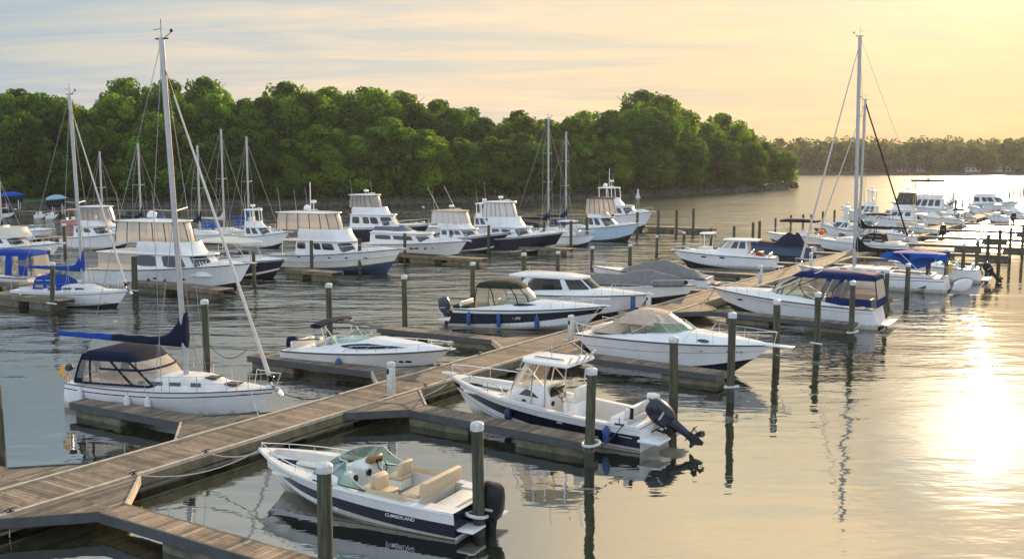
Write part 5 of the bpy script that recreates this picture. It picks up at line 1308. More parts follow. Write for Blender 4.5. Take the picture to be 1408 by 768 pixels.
tubes('ski_tow_bar', [[(.09 * L, .8, h4.hs), (.09 * L, .8, h4.hs + .45), (.26 * L, .8, h4.hs + .62)], [(.09 * L, -.8, h4.hs), (.09 * L, -.8, h4.hs + .45), (.26 * L, -.8, h4.hs + .62)]], .035, rubr, e4)
tubes('hull_rail', [[h4.sheer(t, -1, .03, .03), h4.sheer(t + .05, -1, .18, .34)] for t in (.35, .45, .55, .66)], .010, steel, e4)
line(bw('b4', (L * .97, -.2, 1.25)), S(8.9, .04, .62), .08, 'bow line of the silver cruiser', rope, .016)

# ---- navy striped cruiser with dark canopy
a, hd, L = two(S(22.0, -8.6), S(24.0, .35))
e5, h5, W5 = express('b5', a, hd, 'white cruiser with broad navy hull stripe and dark green black canopy', L=L, B=2.85, hs=.98, hb=1.40, bulge=.40, ws=(.34, .60), wh=.55, cock=(.06, .38), srake=.7, rail=(.62, .45), rake=1.5,
    bands=[(-.1, -.2, white), (.12, .12, white), (.16, .48, white), (.82, .84, navy), (.84, .86, white), (1, 1, white)],
    camper=dict(m=greenc, x=(.20, .47), z=2.55, aft=.15, fm=blackc, v=vinyl), trimm=rubr, engine=(-.35, .62, -8, M('outboard_navy', (.02, .02, .05), .3, coat=.4), .95))
mb = MB(); mb.rbox((.12 * L, 0, h5.hs + .10), (1.7, 1.9, .14), .06, blackc); mb.build('cockpit_cover', e5)
deck_decal(e5, L, h5, 2.85, .40, .44, .60, .84, .70, navy, 'side_stripe', c1=.38)
text_on_hull(h5, '~ 270', .44 * L, .60, .20, -1, e5, lettw, .5)
for k, x in enumerate((.16, .36, .60)): fender('b5', h5, x * L, -1, fendb, ['blue fender near the outboard of the navy-striped cruiser', 'blue fender amidships on the navy-striped cruiser', 'blue fender nearest the bow of the navy-striped cruiser'][k], .50, .13, .70)
line(bw('b5', (L * .97, -.2, 1.4)), S(21.5, .04, .62), .10, 'bow line of the navy-striped cruiser', rope, .016)

# ---- white hardtop cruiser
a, hd, L = two(S(28.2, -8.8), S(28.9, .75))
e6, h6, W6 = express('b6', a, hd, 'white cruiser with a solid white hardtop over wide side windows', L=L, B=2.95, hs=1.2, hb=1.55, bulge=.42, ws=(.30, .66), wh=.80, cock=(.06, .30), srake=.4, rail=(.66, .5), hardtop=True, glassm=smoke, wleg=1.9, trimm=rubr)
z_ = h6.hs + .42 * .55 + .05 + .80
roof('hardtop', e6, z_ - .02, .06 * L, .66 * L - .75, 1.13, .86, .8, .16, white, .14)
for q in (1, -1):
    W6.panel('side_window', e6, q, .18, .40, 1.05, 1.95, smoke, .02, .02, 5); W6.panel('window_post', e6, q, .47, .52, 1.0, 2.0, white, .03, .05, 3); W6.panel('window_post', e6, q, .10, .16, 1, 2, white, .03, .05, 3); W6.panel('window_post', e6, q, .78, .81, 1.0, 2.0, white, .03, .05, 3)
W6.panel('cabin_side', e6, -1, .0, .2, .9, 1.1, white, .03, .04, 3)
whip(e6, (.12 * L, .6, z_ + .1), .5)
line(bw('b6', (L * .97, -.2, 1.5)), S(29.5, .04, .62), .10, 'bow line of the white hardtop cruiser', rope, .016)

# ---- two boats under grey tarpaulins
def tarp(key, stern, hdg, label, L, B, hs, hb, peaks, hullm=white, bandm=bottomp, name='covered_boat', m=greyc, t0=.0, t1=.93, strap=True):
    e = boat(key, name, stern, hdg, label, 'motorboat')
    h = Hull(L, B, hs, hb, rake=1.2, srake=.1, tw=.9, tm=.38, n=2.4, sp=1.5)
    h.shell([(-.1, -.05, bandm), (.1, .1, bandm), (1, 1, hullm)], e); h.rubrail(e, .03, rubr)
    h.deck(lambda t, v: .03, e)
    mb = MB(); N, V = 40, 16; rnd = random.Random(int(L * 100)); P = []
    for i in range(N + 1):
        t = t0 + (t1 - t0) * i / N
        z = 0
        for c, w_, hh in peaks: z = max(z, hh * (1 - min(1, abs(t - c) / w_) ** 1.35))
        for j in range(V + 1):
            v = -1 + 2 * j / V; p = h.sheer(t, 1); y = (h.b(t) + .04) * v; r = max(0, 1 - abs(v) ** 1.6)
            wr = .03 * noise.noise(Vector((t * 14, v * 3, L))) + .02 * noise.noise(Vector((t * 40, v * 5, 0)))
            P.append((p.x, y, p.z - .14 * (abs(v) > .99) + .05 + z * r + wr * r * 2))
    W = V + 1; mb.v = P
    for i in range(N):
        for j in range(V): mb.f.append((i * W + j, (i + 1) * W + j, (i + 1) * W + j + 1, i * W + j + 1)); mb.m.append(mb.mi(m)); mb.t.append(1.0)
    mb.build('tarpaulin', e, 50)
    if strap: h.rail(e, .70, .99, .35, 3, .014, .08)
    return e, h
p = at(822, 397, .6)
a, hd, L = two(S(37.2, -9.3), S(36.2, .6))
tarp('c1', a, hd, 'boat under a long grey tarpaulin with one high peak, nearer of the two covered', L, 2.7, .95, 1.35, [(.62, .42, .95), (.30, .5, .62), (.1, .4, .60)])
a, hd, L = two(S(44.5, -1.6), S(43.0, -10.8))
tarp('c2', a, hd, 'boat under a pointed grey tarpaulin with red bottom paint', L, 2.6, .9, 1.4, [(.38, .36, 1.05)], bandm=redp, t0=.02, t1=.72)
mb = MB(); mb.rbox((-.3, 0, .4), (.5, 1.6, .3), .08, redp); mb.build('swim_platform', PLACED['c2'])

# ---- tan topped cruiser, bow to the open water
a, hd, L = two(S(17.6, 2.75), S(17.0, 12.2))
e8, h8, W8 = express('b8', a, hd, 'white cruiser with rounded tan canvas top, bow rail pointing at the open water', L=L, B=3.0, hs=1.18, hb=1.45, bulge=.46, ws=(.36, .62), wh=.60, cock=(.06, .40), srake=-1.6, rail=(.60, .62), trimm=rubr, rake=1.9, engine=None, platform=False,
    bands=[(-.12, -.12, bottomp), (.06, .05, navy), (.08, .07, white), (.62, .62, white), (.635, .635, rubr), (1, 1, white)])
Lf = Loft([(h8.hs + .30, .22 * L, .46 * L, 1.18, .92, .3), (h8.hs + .75, .24 * L, .46 * L, 1.12, .9, .3), (h8.hs + 1.18, .27 * L, .44 * L, .92, .9, .3), (h8.hs + 1.30, .29 * L, .42 * L, .6, .9, .2)])
Lf.body('canopy', e8, tanc, True, .08, v0=1)
for q in (1, -1): Lf.panel('side_window', e8, q, .12, .6, 0.0, 1.2, vinyl, .0, .0, 8, rim=False)
C_ = Loft([(h8.hs + .18, .08 * L, .26 * L, 1.10, .98, .1), (h8.hs + .50, .16 * L, .29 * L, 1.02, .98, .1), (h8.hs + .98, .24 * L, .32 * L, .90, .98, .1), (h8.hs + 1.20, .27 * L, .34 * L, .6, .9, .1)]); C_.body('aft_canvas', e8, tanc, True, .05)
V_ = Loft([(h8.hs + .46, .40 * L, .60 * L, 1.05, .82, 1.0), (h8.hs + 1.22, .36 * L, .46 * L, .82, .86, .5)])
for q in (1, -1): V_.panel('front_curtain', e8, q, .3, 1.0, 0, 1, vinylo, .02, .0, 8, rim=False)
V_.seam([[(a_, 0, q), (a_, 1, q)] for q in (1, -1) for a_ in (.35, .62, .82)], 'curtain_seams', e8, tanc, .02)
for x, a_ in ((.58, .22), (.73, .30)): pass
for x, a_ in ((.56, .22), (.70, .30)):
    mb = MB(); t = x; b_ = h8.b(t) * .80; zz = h8.zs(t) + .20; mb.add([(x * L + a_ * math.cos(q), -(h8.b(t) * .93 - .05 - .0 * math.sin(q)) - .02 + .05 * math.sin(q), zz - .02 + .07 * math.sin(q)) for q in [i * math.pi / 7 for i in range(14)]], [tuple(range(14))], darkw); mb.build('cabin_window', e8, 0)
text_on_hull(h8, 'MD 8741 BT', .80 * L, 1.02, .13, -1, e8, lettd, 0); text_on_hull(h8, '~ 25', .67 * L, 1.0, .12, -1, e8, lettd, .3)
tubes('stern_rail', [[h8.sheer(.02, q, .1), h8.sheer(.0, q, .1, .55), h8.sheer(.10, q, .1, .45), h8.sheer(.12, q, .1)] for q in (1, -1)], .016, steel, e8)
mb = MB(); mb.rbox((L + .25, 0, 1.47), (1.3, .42, .08), .03, white); mb.build('bow_pulpit', e8)
line(bw('b8', (L * .84, -.95, 1.5)), at(1000, 500, .6), .05, 'dark bow spring line of the tan-topped cruiser', ropeb, .02)
line(bw('b8', (L + .6, 0, 1.3)), at(1067, 487, .9), .12, 'bow line looping from the tan-topped cruiser to the pile', rope, .016)
line(bw('b8', (.0, -.6, 1.3)), S(19.5, 2.0, .62), .08, 'stern line of the tan-topped cruiser', rope, .016)

# ---- cruiser with navy camper top
a, hd, L = two(S(33.9, 13.0), S(33.6, 2.75))
e9, h9, W9 = express('b9', a, hd, 'large white cruiser with a full navy camper top and clear curtains', L=L, B=3.2, hs=1.12, hb=1.62, bulge=.40, ws=(.36, .66), wh=.60, cock=(.05, .42), srake=.45, rail=(.60, .42), trimm=rubr, rake=1.8,
    bands=[(-.12, -.12, bottomp), (.03, .03, bottomp), (.80, .80, white), (.815, .815, rubr), (1, 1, white)],
    camper=dict(m=bluec, x=(.03, .47), z=3.05, aft=.25, low=1.25, v=vinyl, fm=navyc, solid=[(.30, .335), (.385, .42)], skirt=.45, extra=[[(.6, 0, 1), (.45, 2, 1)], [(.45, .2, 1), (.6, 2, 1)], [(.7, .2, 1), (.6, 2, 1)]]))
for x in (.80,): portlight(h9, x * L, 1.10, .22, .07, 1, e9)
tubes('white_brace', [[(.62 * L, 1.25, 1.7), (.32 * L, .9, 3.16)]], .03, white, e9)
line(bw('b9', (L * .98, 0, 1.6)), S(33.4, 2.0, .62), .25, 'dark bow line of the cruiser with the navy camper top', ropeb, .018)
line(bw('b9', (.3, 1.3, 1.1)), at(1170, 455, .6), .1, 'stern line of the cruiser with the navy camper top', rope, .016)

# ---- sailboat with black boom cover (masts at the right)
a, hd, L = span(1306, 384, .9, 150.5, 1098)
e10, h10 = sailboat('s2', a, hd, 'long white sailboat with black boom cover and bright blue cockpit awning', L=L, B=3.6, hs=1.05, hb=1.35, mast=18.6, mx=.615, cover=blackc, boomz=2.75, boomlen=6.6, dodger=None, bimini=brightc, spreaders=(.36, .66), rake=-.25, mastr=.135, jibr=.11, jib=sailc, jtop=.97, shroudr=.016)
mb = MB(); rr = []
for i in range(13):
    k = i / 12; x = .02 * L + k * .42 * L; dr = .75 * math.exp(-((k - .45) / .22) ** 2); rr.append([(x, .95 * math.cos(q) * (1 if math.sin(q) > 0 else 1), 2.35 - .0 * k + (.42 if i not in (0, 12) else .1) * (math.sin(q) if math.sin(q) > 0 else .25 * math.sin(q)) - dr * (abs(math.cos(q)) ** 4)) for q in [2 * math.pi * j / 12 for j in range(12)]])
mb.loft(rr, brightc, True, True); mb.build('awning', e10)
e = empty('horseshoe_buoy', bw('s2', (-.1, .6, 1.75)), math.radians(hd)); tag(e, 'yellow life ring bag on the stern rail of the black-boomed sailboat', 'lifebuoy'); mb = MB(); mb.rbox((0, 0, 0), (.18, .45, .75), .08, yellow); mb.build('bag', e)
e = empty('dinghy', bw('s2', (-.85, .5, .62)), math.radians(hd)); e.rotation_euler = (math.radians(70), .0, math.radians(hd + 60)); tag(e, 'small grey dinghy hauled up on edge at the stern of the black-boomed sailboat', 'dinghy')
mb = MB(); rr = []
for i in range(11):
    k = i / 10; w_ = .55 * math.sin(math.pi * (.12 + .76 * k)) ** .6; rr.append([((k - .5) * 2.1, w_ * math.cos(q), -.22 * math.sin(q) * (1 if i not in (0, 10) else .4)) for q in [math.pi * j / 8 for j in range(9)]])
mb.loft(rr, white, False, False, closed=False); mb.build('hull', e, 60); tubes('gunwale', [[r[0] for r in rr] + [r[-1] for r in rr[::-1]] + [rr[0][0]]], .05, greyc, e)
a, hd, L = span(1250, 338, .9, 150, 1122)
e11, h11 = sailboat('s3', a, hd, 'white sailboat behind the black-boomed one with a pale furled jib and black aft sail', L=L, B=3.4, hs=1.1, hb=1.4, mast=15.6, mx=.53, cover=blackc, boomz=2.6, boomlen=4.6, dodger=blackc, spreaders=(.5,), rake=.1, mastr=.12, jibr=.10, jtop=.98, lite=True, shroudr=.018)
X = .53 * L; tubes('furled_black_sail', [[(X - .1, 0, 15.3), (.2, 0, 1.9)]], .075, blackc, e11, 7)
e = empty('orange_float', bw('s3', (L * .93, .3, 2.0))); tag(e, 'round orange and white float lashed to a sailboat bow rail', 'float'); mb = MB(); mb.lathe([(.05, -.28), (.25, -.15), (.3, 0), (.25, .15), (.05, .28)], orange, 12); mb.build('body', e)
a, hd, L = span(1352, 374, .8, 151, 1226)
e19, h19 = express('b19', a, hd, 'low white boat whose stern shows past the black-boomed sailboat, with a dinghy motor', L=L, B=3.0, hs=1.05, hb=1.3, bulge=.3, wh=.4, srake=.5, engine=(-.4, .7, 40, black, .9), trimm=rubr)[:2]

# ---- pilothouse boat and the navy-covered runabouts
a, hd, L = span(1070, 362, .5, 158, 926)
e12, h12 = express('b12', a, hd, 'white pilothouse boat with a small square cabin and a red seat in the cockpit', L=L, B=2.9, hs=1.0, hb=1.35, bulge=.35, ws=(.30, .56), wh=.1, cock=(.05, .27), trimm=navy, srake=.2, rail=(.6, .45), glassm=smoke)[:2]
P12 = Loft([(1.2, .27 * L, .60 * L, 1.05, .88, .5), (1.7, .27 * L, .57 * L, 1.03, .88, .5), (2.45, .28 * L, .49 * L, .95, .9, .4)]); c_ = P12.body('pilothouse', e12)
for q in (1, -1):
    for a0, a1 in ((.14, .28), (.31, .44), (.47, .58)): P12.panel('window', c_, q, a0, a1, 1.12, 1.9, vinylo if a0 > .4 else darkw, .012, .02, 3)
    P12.panel('windshield', c_, q, .64, .94, 1.12, 1.9, glass, .012, .02, 5)
roof('cabin_roof', e12, 2.43, .17 * L, .52 * L, 1.08, .9, .45, .12, white, .08)
mb = MB(); mb.rbox((.17 * L, 0, 1.25), (.5, 1.7, .5), .08, redp); mb.build('red_bench', e12)
for x in (.50, .68): portlight(h12, x * L, .95, .28, .08, 1, e12)
a, hd, L = span(1120, 345, .6, 152, 1014)
tarp('c3', a, hd, 'navy hulled runabout under a dark navy canvas cover', L, 2.7, .95, 1.3, [(.32, .20, 1.35), (.22, .12, 1.4), (.60, .5, .25)], hullm=M('dark_blue_gelcoat', (.03, .07, .14), .2, coat=.4), m=navyc)
a, hd, L = span(1150, 330, .7, 150, 1052)
e14 = boat('b14', 'center_console_boat', a, hd, 'white open boat under a long navy bimini', 'motorboat'); h = Hull(L, 2.8, .95, 1.35); h.shell([(-.1, -.1, bottomp), (.1, .1, white), (1, 1, white)], e14); h.deck(lambda t, v: -.5 if .06 < t < .7 and abs(v) < .8 else .03, e14, (.06, .7), (.8,)); h.rubrail(e14)
mb = MB(); mb.rbox((.45 * L, 0, 1.0), (1.1, .9, 1.1), .1, white); mb.build('console', e14); roof('bimini', e14, 2.6, .25 * L, .78 * L, 1.2, .95, .4, .22, navyc, .15)
tubes('bimini_frame', [[(x * L, q * 1.2, .95), (x2 * L, q * 1.1, 2.65)] for q in (1, -1) for x, x2 in ((.45, .27), (.5, .5), (.55, .75))], .022, steel, e14); outboard(e14, -.3, .6, 0, black, 1.0); h.rail(e14, .6, 1, .5, 4)
a, hd, L = span(1232, 320, .6, 149, 1140)
e15, h15 = express('b15', a, hd, 'white cruiser with a black folded canvas arch, between two sailboats', L=L, B=3.1, hs=1.1, hb=1.5, bulge=.4, camper=dict(m=blackc, x=(.08, .45), z=2.9, v=None, low=2.2), trimm=rubr)[:2]

# ---- river side yachts further along the walkway
a, hd, L = span(1272, 310, .8, 148, 1190)
flybridge('f1', a, hd, 'white flybridge cruiser with smoky enclosure beyond the black-boomed sailboat', L=L, B=4.2, hs=1.4, hb=2.2, cab=(.18, .66), cabh=1.4, fly=(.2, .5), flyh=.8, enclh=1.5, encm=smoke, frame=rubr, nwin=3, winv=(.3, .8), ant=1, rad=True)
a, hd, L = span(1304, 293, .8, 150, 1226)
flybridge('f2', a, hd, 'tall flybridge trawler with open dark-edged hardtop against the glitter', L=L, B=4.8, hs=1.5, hb=2.4, cab=(.10, .66), cabh=1.6, fly=(.12, .55), flyh=.6, encl=False, enclh=2.2, enclx=(1.0, 6.0), roofm=blackc, nwin=4, ant=2, rad=True)
a, hd, L = span(1222, 300, .8, 150, 1158)
flybridge('f3', a, hd, 'small white tower boat with thin upper frame behind the two dark masts', L=L, B=3.9, hs=1.3, hb=1.9, cab=(.26, .62), cabh=1.3, fly=(.3, .5), flyh=.5, encl=False, enclh=1.7, nwin=2, ant=1, rad=True)
a, hd, L = two(at(1338, 284, .8), at(1402, 281, .8)); 
a, hd, L = span(1336, 285, .8, -40, 1402)
flybridge('f4', a, hd, 'backlit motor yacht with an open arch in front of the brightest water', L=L, B=4.2, hs=1.5, hb=2.1, cab=(.06, .62), cabh=1.3, fly=(.08, .5), flyh=.5, encl=False, enclh=1.2, nwin=3, ant=0, rad=False, roofm=tanc)
for k, (px, py, bx, hg, lab, m_) in enumerate([(1296, 302, 1262, 150, 'small white runabout just past the flybridge trawler', white), (1326, 297, 1288, 150, 'small white runabout lying astern of the far backlit yacht', white), (1342, 301, 1310, 150, 'low runabout with tan cover near the end of the walkway', tanc),
                                               (1408, 294, 1376, 160, 'low white runabout beyond the backlit motor yacht', white)]):
    a, hd, L = span(px, py, .7, hg, bx); tarp('r%d' % k, a, hd, lab, L, 2.5, .9, 1.3, [(.4, .3, .8)], m=whited if m_ is white else tanc)

# ============================================================ the row across the channel
a, hd, L = span(141, 381, .5, -24, 345)
e_, h_, i_ = flybridge('y1', a, hd, 'big white flybridge yacht with beige enclosure, white satellite dome and cockpit curtain', L=L, B=4.5, hs=1.35, hb=2.15, cab=(.34, .76), cabh=1.30, fly=(.36, .66), flyh=.85, encl=True, enclx=(.22 * L, .60 * L), enclh=1.45, nwin=2, wins=[(.13, .30), (.36, .54)], winv=(.08, .92), aftroof=3.6, curtain=True, rad='big', ant=2, foredeck=.3, frame=blackc)
for x, a_ in ((.30, .16), (.50, .2), (.66, .2)): portlight(h_, x * L, .95, a_, .07, -1, e_)
for x, l_ in ((.46, 'blue fender amidships on the big flybridge yacht'), (.56, 'dark blue fender forward on the big flybridge yacht')): fender('y1', h_, x * L, -1, fendn, l_, .62, .14, .5)
a, hd, L = span(385, 356, .7, -28, 552)
e_, h_, i_ = flybridge('y2', a, hd, 'beige and white trawler with blue bottom and tall signal mast', L=L, B=4.4, hs=1.25, hb=2.15, bands=[(-.1, -.1, bottomb), (.24, .20, bottomb), (.55, .55, cream), (.57, .57, rubr), (1, 1, white)], cab=(.24, .64), cabh=1.35, fly=(.26, .58), flyh=.95, encl=True, enclx=(.08 * L, .50 * L), enclh=1.35, nwin=3, wins=[(.12, .22), (.32, .40), (.42, .55)], winv=(.3, .85), aftroof=1.6, rad='mast', ant=3, encm=vinylo, frame=blackc)
for x in (.30, .42, .54, .66, .78): portlight(h_, x * L, 1.15 + x * .25, .16, .06, -1, e_)
a, hd, L = span(500, 342, .7, -30, 642)
e_, h_, i_ = flybridge('y3', a, hd, 'sleek white sport yacht with dark hull windows and low blue-tinted bridge', L=L, B=4.1, hs=1.35, hb=1.95, cab=(.16, .66), cabh=1.15, fly=(.18, .48), flyh=.15, encl=False, enclh=0, nwin=2, wins=[(.16, .33), (.36, .56)], winv=(.25, .75), rad=False, ant=1, foredeck=.45)
i_['fly'].panel
V_ = Loft([(i_['zf'] + .12, .18 * L, .48 * L, 1.45, .85, .9), (i_['zf'] + .55, .2 * L, .40 * L, 1.35, .85, .8)])
for q in (1, -1): V_.panel('bridge_screen', e_, q, .12, 1.0, 0, 1, glass_mat('blue_screen', (.02, .05, .10), .2, .05) if 'blue_screen' not in MAT else MAT['blue_screen'], 0, 0, 10, rim=False)
for x, a_ in ((.60, .45), (.72, .45)): hull_patch(h_, [(x * L - a_, 1.05), (x * L + a_ * .9, 1.12), (x * L + a_, 1.28), (x * L - a_, 1.28)], -1, darkw, 'hull_window', e_)
a, hd, L = span(476, 322, .7, -32, 590)
flybridge('y4', a, hd, 'tall white flybridge yacht with navy hull behind the sleek sport yacht', L=L, B=4.3, hs=1.6, hb=2.3, bands=[(-.1, -.1, bottomp), (.1, .1, bottomp), (.9, .9, navy), (1, 1, white)], cab=(.16, .58), cabh=1.6, fly=(.18, .48), flyh=.8, enclh=1.4, enclx=(.15 * L, .40 * L), nwin=3, rad=True, ant=2, encm=vinylg, frame=rubr, winv=(.2, .8))
a, hd, L = span(598, 333, .7, -32, 702)
e_, h_, i_ = flybridge('y5', a, hd, 'navy sportfishing boat with tan enclosure and two tilted outriggers', L=L, B=4.0, hs=1.2, hb=2.1, bands=[(-.1, -.1, bottomp), (.08, .08, white), (.9, .9, navy), (1, 1, white)], cab=(.18, .54), cabh=1.1, fly=(.14, .46), flyh=.5, enclh=1.3, enclx=(.06 * L, .44 * L), nwin=3, winv=(.2, .8), rad=True, ant=1, encm=vinylw, roofm=tanc)
for q in (1, -1): whip(e_, (.30 * L, q * 1.5, i_['zt']), 5.2, .55, .0, .03, capm, 'outrigger')
a, hd, L = span(660, 333, .8, -34, 774)
e_, h_, i_ = flybridge('y6', a, hd, 'sportfishing boat with glossy navy hull, white sloped bridge and tan enclosure', L=L, B=4.3, hs=1.35, hb=2.25, bands=[(-.1, -.1, bottomp), (.12, .10, white), (.92, .92, navy), (1, 1, white)], cab=(.22, .60), cabh=1.25, fly=(.2, .48), flyh=1.0, enclh=1.5, enclx=(.14 * L, .42 * L), nwin=2, winv=(.2, .8), rad=True, ant=1, encm=vinylw, roofm=white, frame=greyc)
a, hd, L = span(640, 318, .8, -34, 712)
flybridge('y7', a, hd, 'white boat seen between the two navy sportfishing boats', L=L, B=3.8, hs=1.4, hb=2.1, cab=(.3, .62), cabh=1.2, fly=(.32, .5), flyh=.5, encl=False, enclh=1.1, nwin=2, rad=True, ant=1)
for px, py, bx, mt, cov, lab, kx in [(704, 318, 795, 14.4, navyc, 'white sailboat with navy boom cover behind the navy sportfishing boats, taller mast of the pair', .56), (742, 314, 826, 13.0, bluec, 'white sailboat with blue boom cover behind the navy sportfishing boats, shorter mast of the pair', .44)]:
    a, hd, L = span(px, py, .9, -32, bx)
    sailboat('m%d' % px, a, hd, lab, L=L, B=3.3, hs=1.1, hb=1.35, mast=mt, mx=kx, cover=cov, boomz=2.5, boomlen=4.2, dodger=cov, lite=True, jib=None if px < 720 else navyc, spreaders=(.42, .68), rake=.05, mastr=.11, shroudr=.02)
a, hd, L = span(803, 320, .8, -32, 879)
e_, h_, i_ = flybridge('y8', a, hd, 'pale blue trawler with a black-edged aft enclosure', L=L, B=3.9, hs=1.45, hb=2.15, bands=[(-.1, -.1, bottomp), (.08, .08, rubr), (1, 1, bluegel)], cab=(.16, .52), cabh=1.3, fly=(.16, .42), flyh=.5, enclh=1.7, enclx=(.12 * L, .56 * L), nwin=2, roofm=blackc, encm=vinylo, frame=blackc, rad=False, ant=0)
a, hd, L = span(814, 307, .9, -30, 897)
flybridge('y9', a, hd, 'tall white yacht moored behind the pale blue trawler', L=L, B=4.4, hs=1.9, hb=2.7, cab=(.22, .68), cabh=1.5, fly=(.18, .46), flyh=1.0, encl=False, enclh=1.3, nwin=3, rad='mast', ant=2, winv=(.2, .8), foredeck=.5)
a, hd, L = span(96, 331, .8, -14, 186)
flybridge('y10', a, hd, 'white flybridge cruiser with grey clear enclosure left of the big yacht', L=L, B=3.9, hs=1.25, hb=1.9, cab=(.2, .58), cabh=1.2, fly=(.3, .6), flyh=.7, enclh=1.35, enclx=(.28 * L, .66 * L), encm=vinylg, frame=greyc, nwin=2, winv=(.3, .8), rad=False, ant=2)
a, hd, L = span(-42, 345, .8, -14, 84)
e_, h_, i_ = flybridge('y11', a, hd, 'white cruiser at the picture edge with cream slanted bridge', L=L, B=3.8, hs=1.15, hb=1.75, cab=(.22, .60), cabh=1.1, fly=(.3, .62), flyh=.9, encl=False, enclh=0, nwin=2, winv=(.3, .85), rad=False, ant=1, coam=cream, foredeck=.3)
a, hd, L = span(286, 366, .6, -30, 392)
e_, h_, _w = express('y12', a, hd, 'dark hulled small cruiser with a wide pale hardtop beside the big yacht', L=L, B=3.2, hs=1.1, hb=1.6, bulge=.4, bands=[(-.1, -.1, bottomp), (.12, .1, white), (.9, .9, navy), (1, 1, white)], ws=(.3, .6), hardtop=True, glassm=smoke, trimm=rubr, cock=(.05, .3), rail=(.55, .5))
roof('hardtop', e_, 2.75, .02 * L, .66 * L, 1.55, .85, 1.2, .16, cream, .22)
tubes('hardtop_post', [[(x * L, q * 1.2, 1.1), (x * L, q * 1.25, 2.8)] for q in (1, -1) for x in (.06, .3)] + [[(.62 * L, q * .9, 1.5), (.5 * L, q * 1.1, 2.8)] for q in (1, -1)], .03, white, e_)
# blue-covered sailboat and motorboat at the left
a, hd, L = span(26, 397, .9, -17, 176)
es2, hs2 = sailboat('s4', a, hd, 'small white sailboat with bright blue boom cover and dodger', L=L, B=2.9, hs=.95, hb=1.15, mast=13.7, mx=.60, cover=M('royal_blue_canvas', (.01, .05, .28), .85, var=.25, scale=6, bump=.3, bscale=6), boomz=2.35, boomlen=4.3, dodger=MAT['royal_blue_canvas'], spreaders=(.44,), rake=.35, mastr=.11, jibr=.09, lite=True, bott=bottomp, shroudr=.014)
fender('s4', hs2, .16 * L, -1, fendw, 'white fender at the stern of the small blue-covered sailboat', .45, .16, .6)
for x0, x1 in ((.40, .46), (.50, .57), (.60, .67)):
    mb = MB(); y = hs2.b(x0) * .60 + .02; mb.add([(x0 * L, -y - .02, 1.1), (x1 * L, -hs2.b(x1) * .60 - .02, 1.12), (x1 * L, -hs2.b(x1) * .60 + .01, 1.25), (x0 * L, -y + .01, 1.25)], [(0, 1, 2, 3)], darkw); mb.build('cabin_window', es2, 0)
a, hd, L = span(58, 388, .6, 166, -70)
e_, h_, _w = express('b20', a, hd, 'motorboat under blue camper canvas cut by the picture edge', L=L, B=2.9, hs=1.0, hb=1.4, bulge=.35, camper=dict(m=MAT['royal_blue_canvas'], x=(.02, .5), z=2.9, aft=.2, v=vinyl, low=1.2, solid=[(.14, .24), (.32, .40)]))
# sailboats under the trees whose masts rise behind the yachts
for px, py, bx, mtop, mxp, cov, dod, lab in [(262, 318, 346, 178, 309, sailc, brightc, 'sailboat with off-white boom sail behind the big yacht, mast before the trees'), (312, 316, 384, 188, 343, brightc, brightc, 'sailboat with bright blue covers at the stone shore'),
                                       (236, 322, 318, 200, 276, navyc, None, 'sailboat hidden behind the big yacht showing its mast and spreaders'), (160, 316, 232, 197, 195, navyc, None, 'sailboat mast standing just right of the grey-enclosed cruiser'),
                                       (110, 312, 178, 208, 142, None, None, 'sailboat mast above the grey-enclosed cruiser'), (-28, 340, 40, 238, 4, bluec, None, 'sailboat mast at the very edge of the picture')]:
    a, hd, L = span(px, py, .9, -25, bx); k = (mxp - px) / (bx - px); top = CAMH - (mtop - YH) / FPX * (a.y - 2)
    sailboat('k%d' % px, a, hd, lab, L=L, B=3.0, hs=1.05, hb=1.3, mast=top, mx=k, cover=cov, boomz=2.5, boomlen=min(3.8, k * L - .4), dodger=dod, lite=True, jib=None, spreaders=(.5,), rake=.0, mastr=.11, shroudr=.02, bott=bottomp)
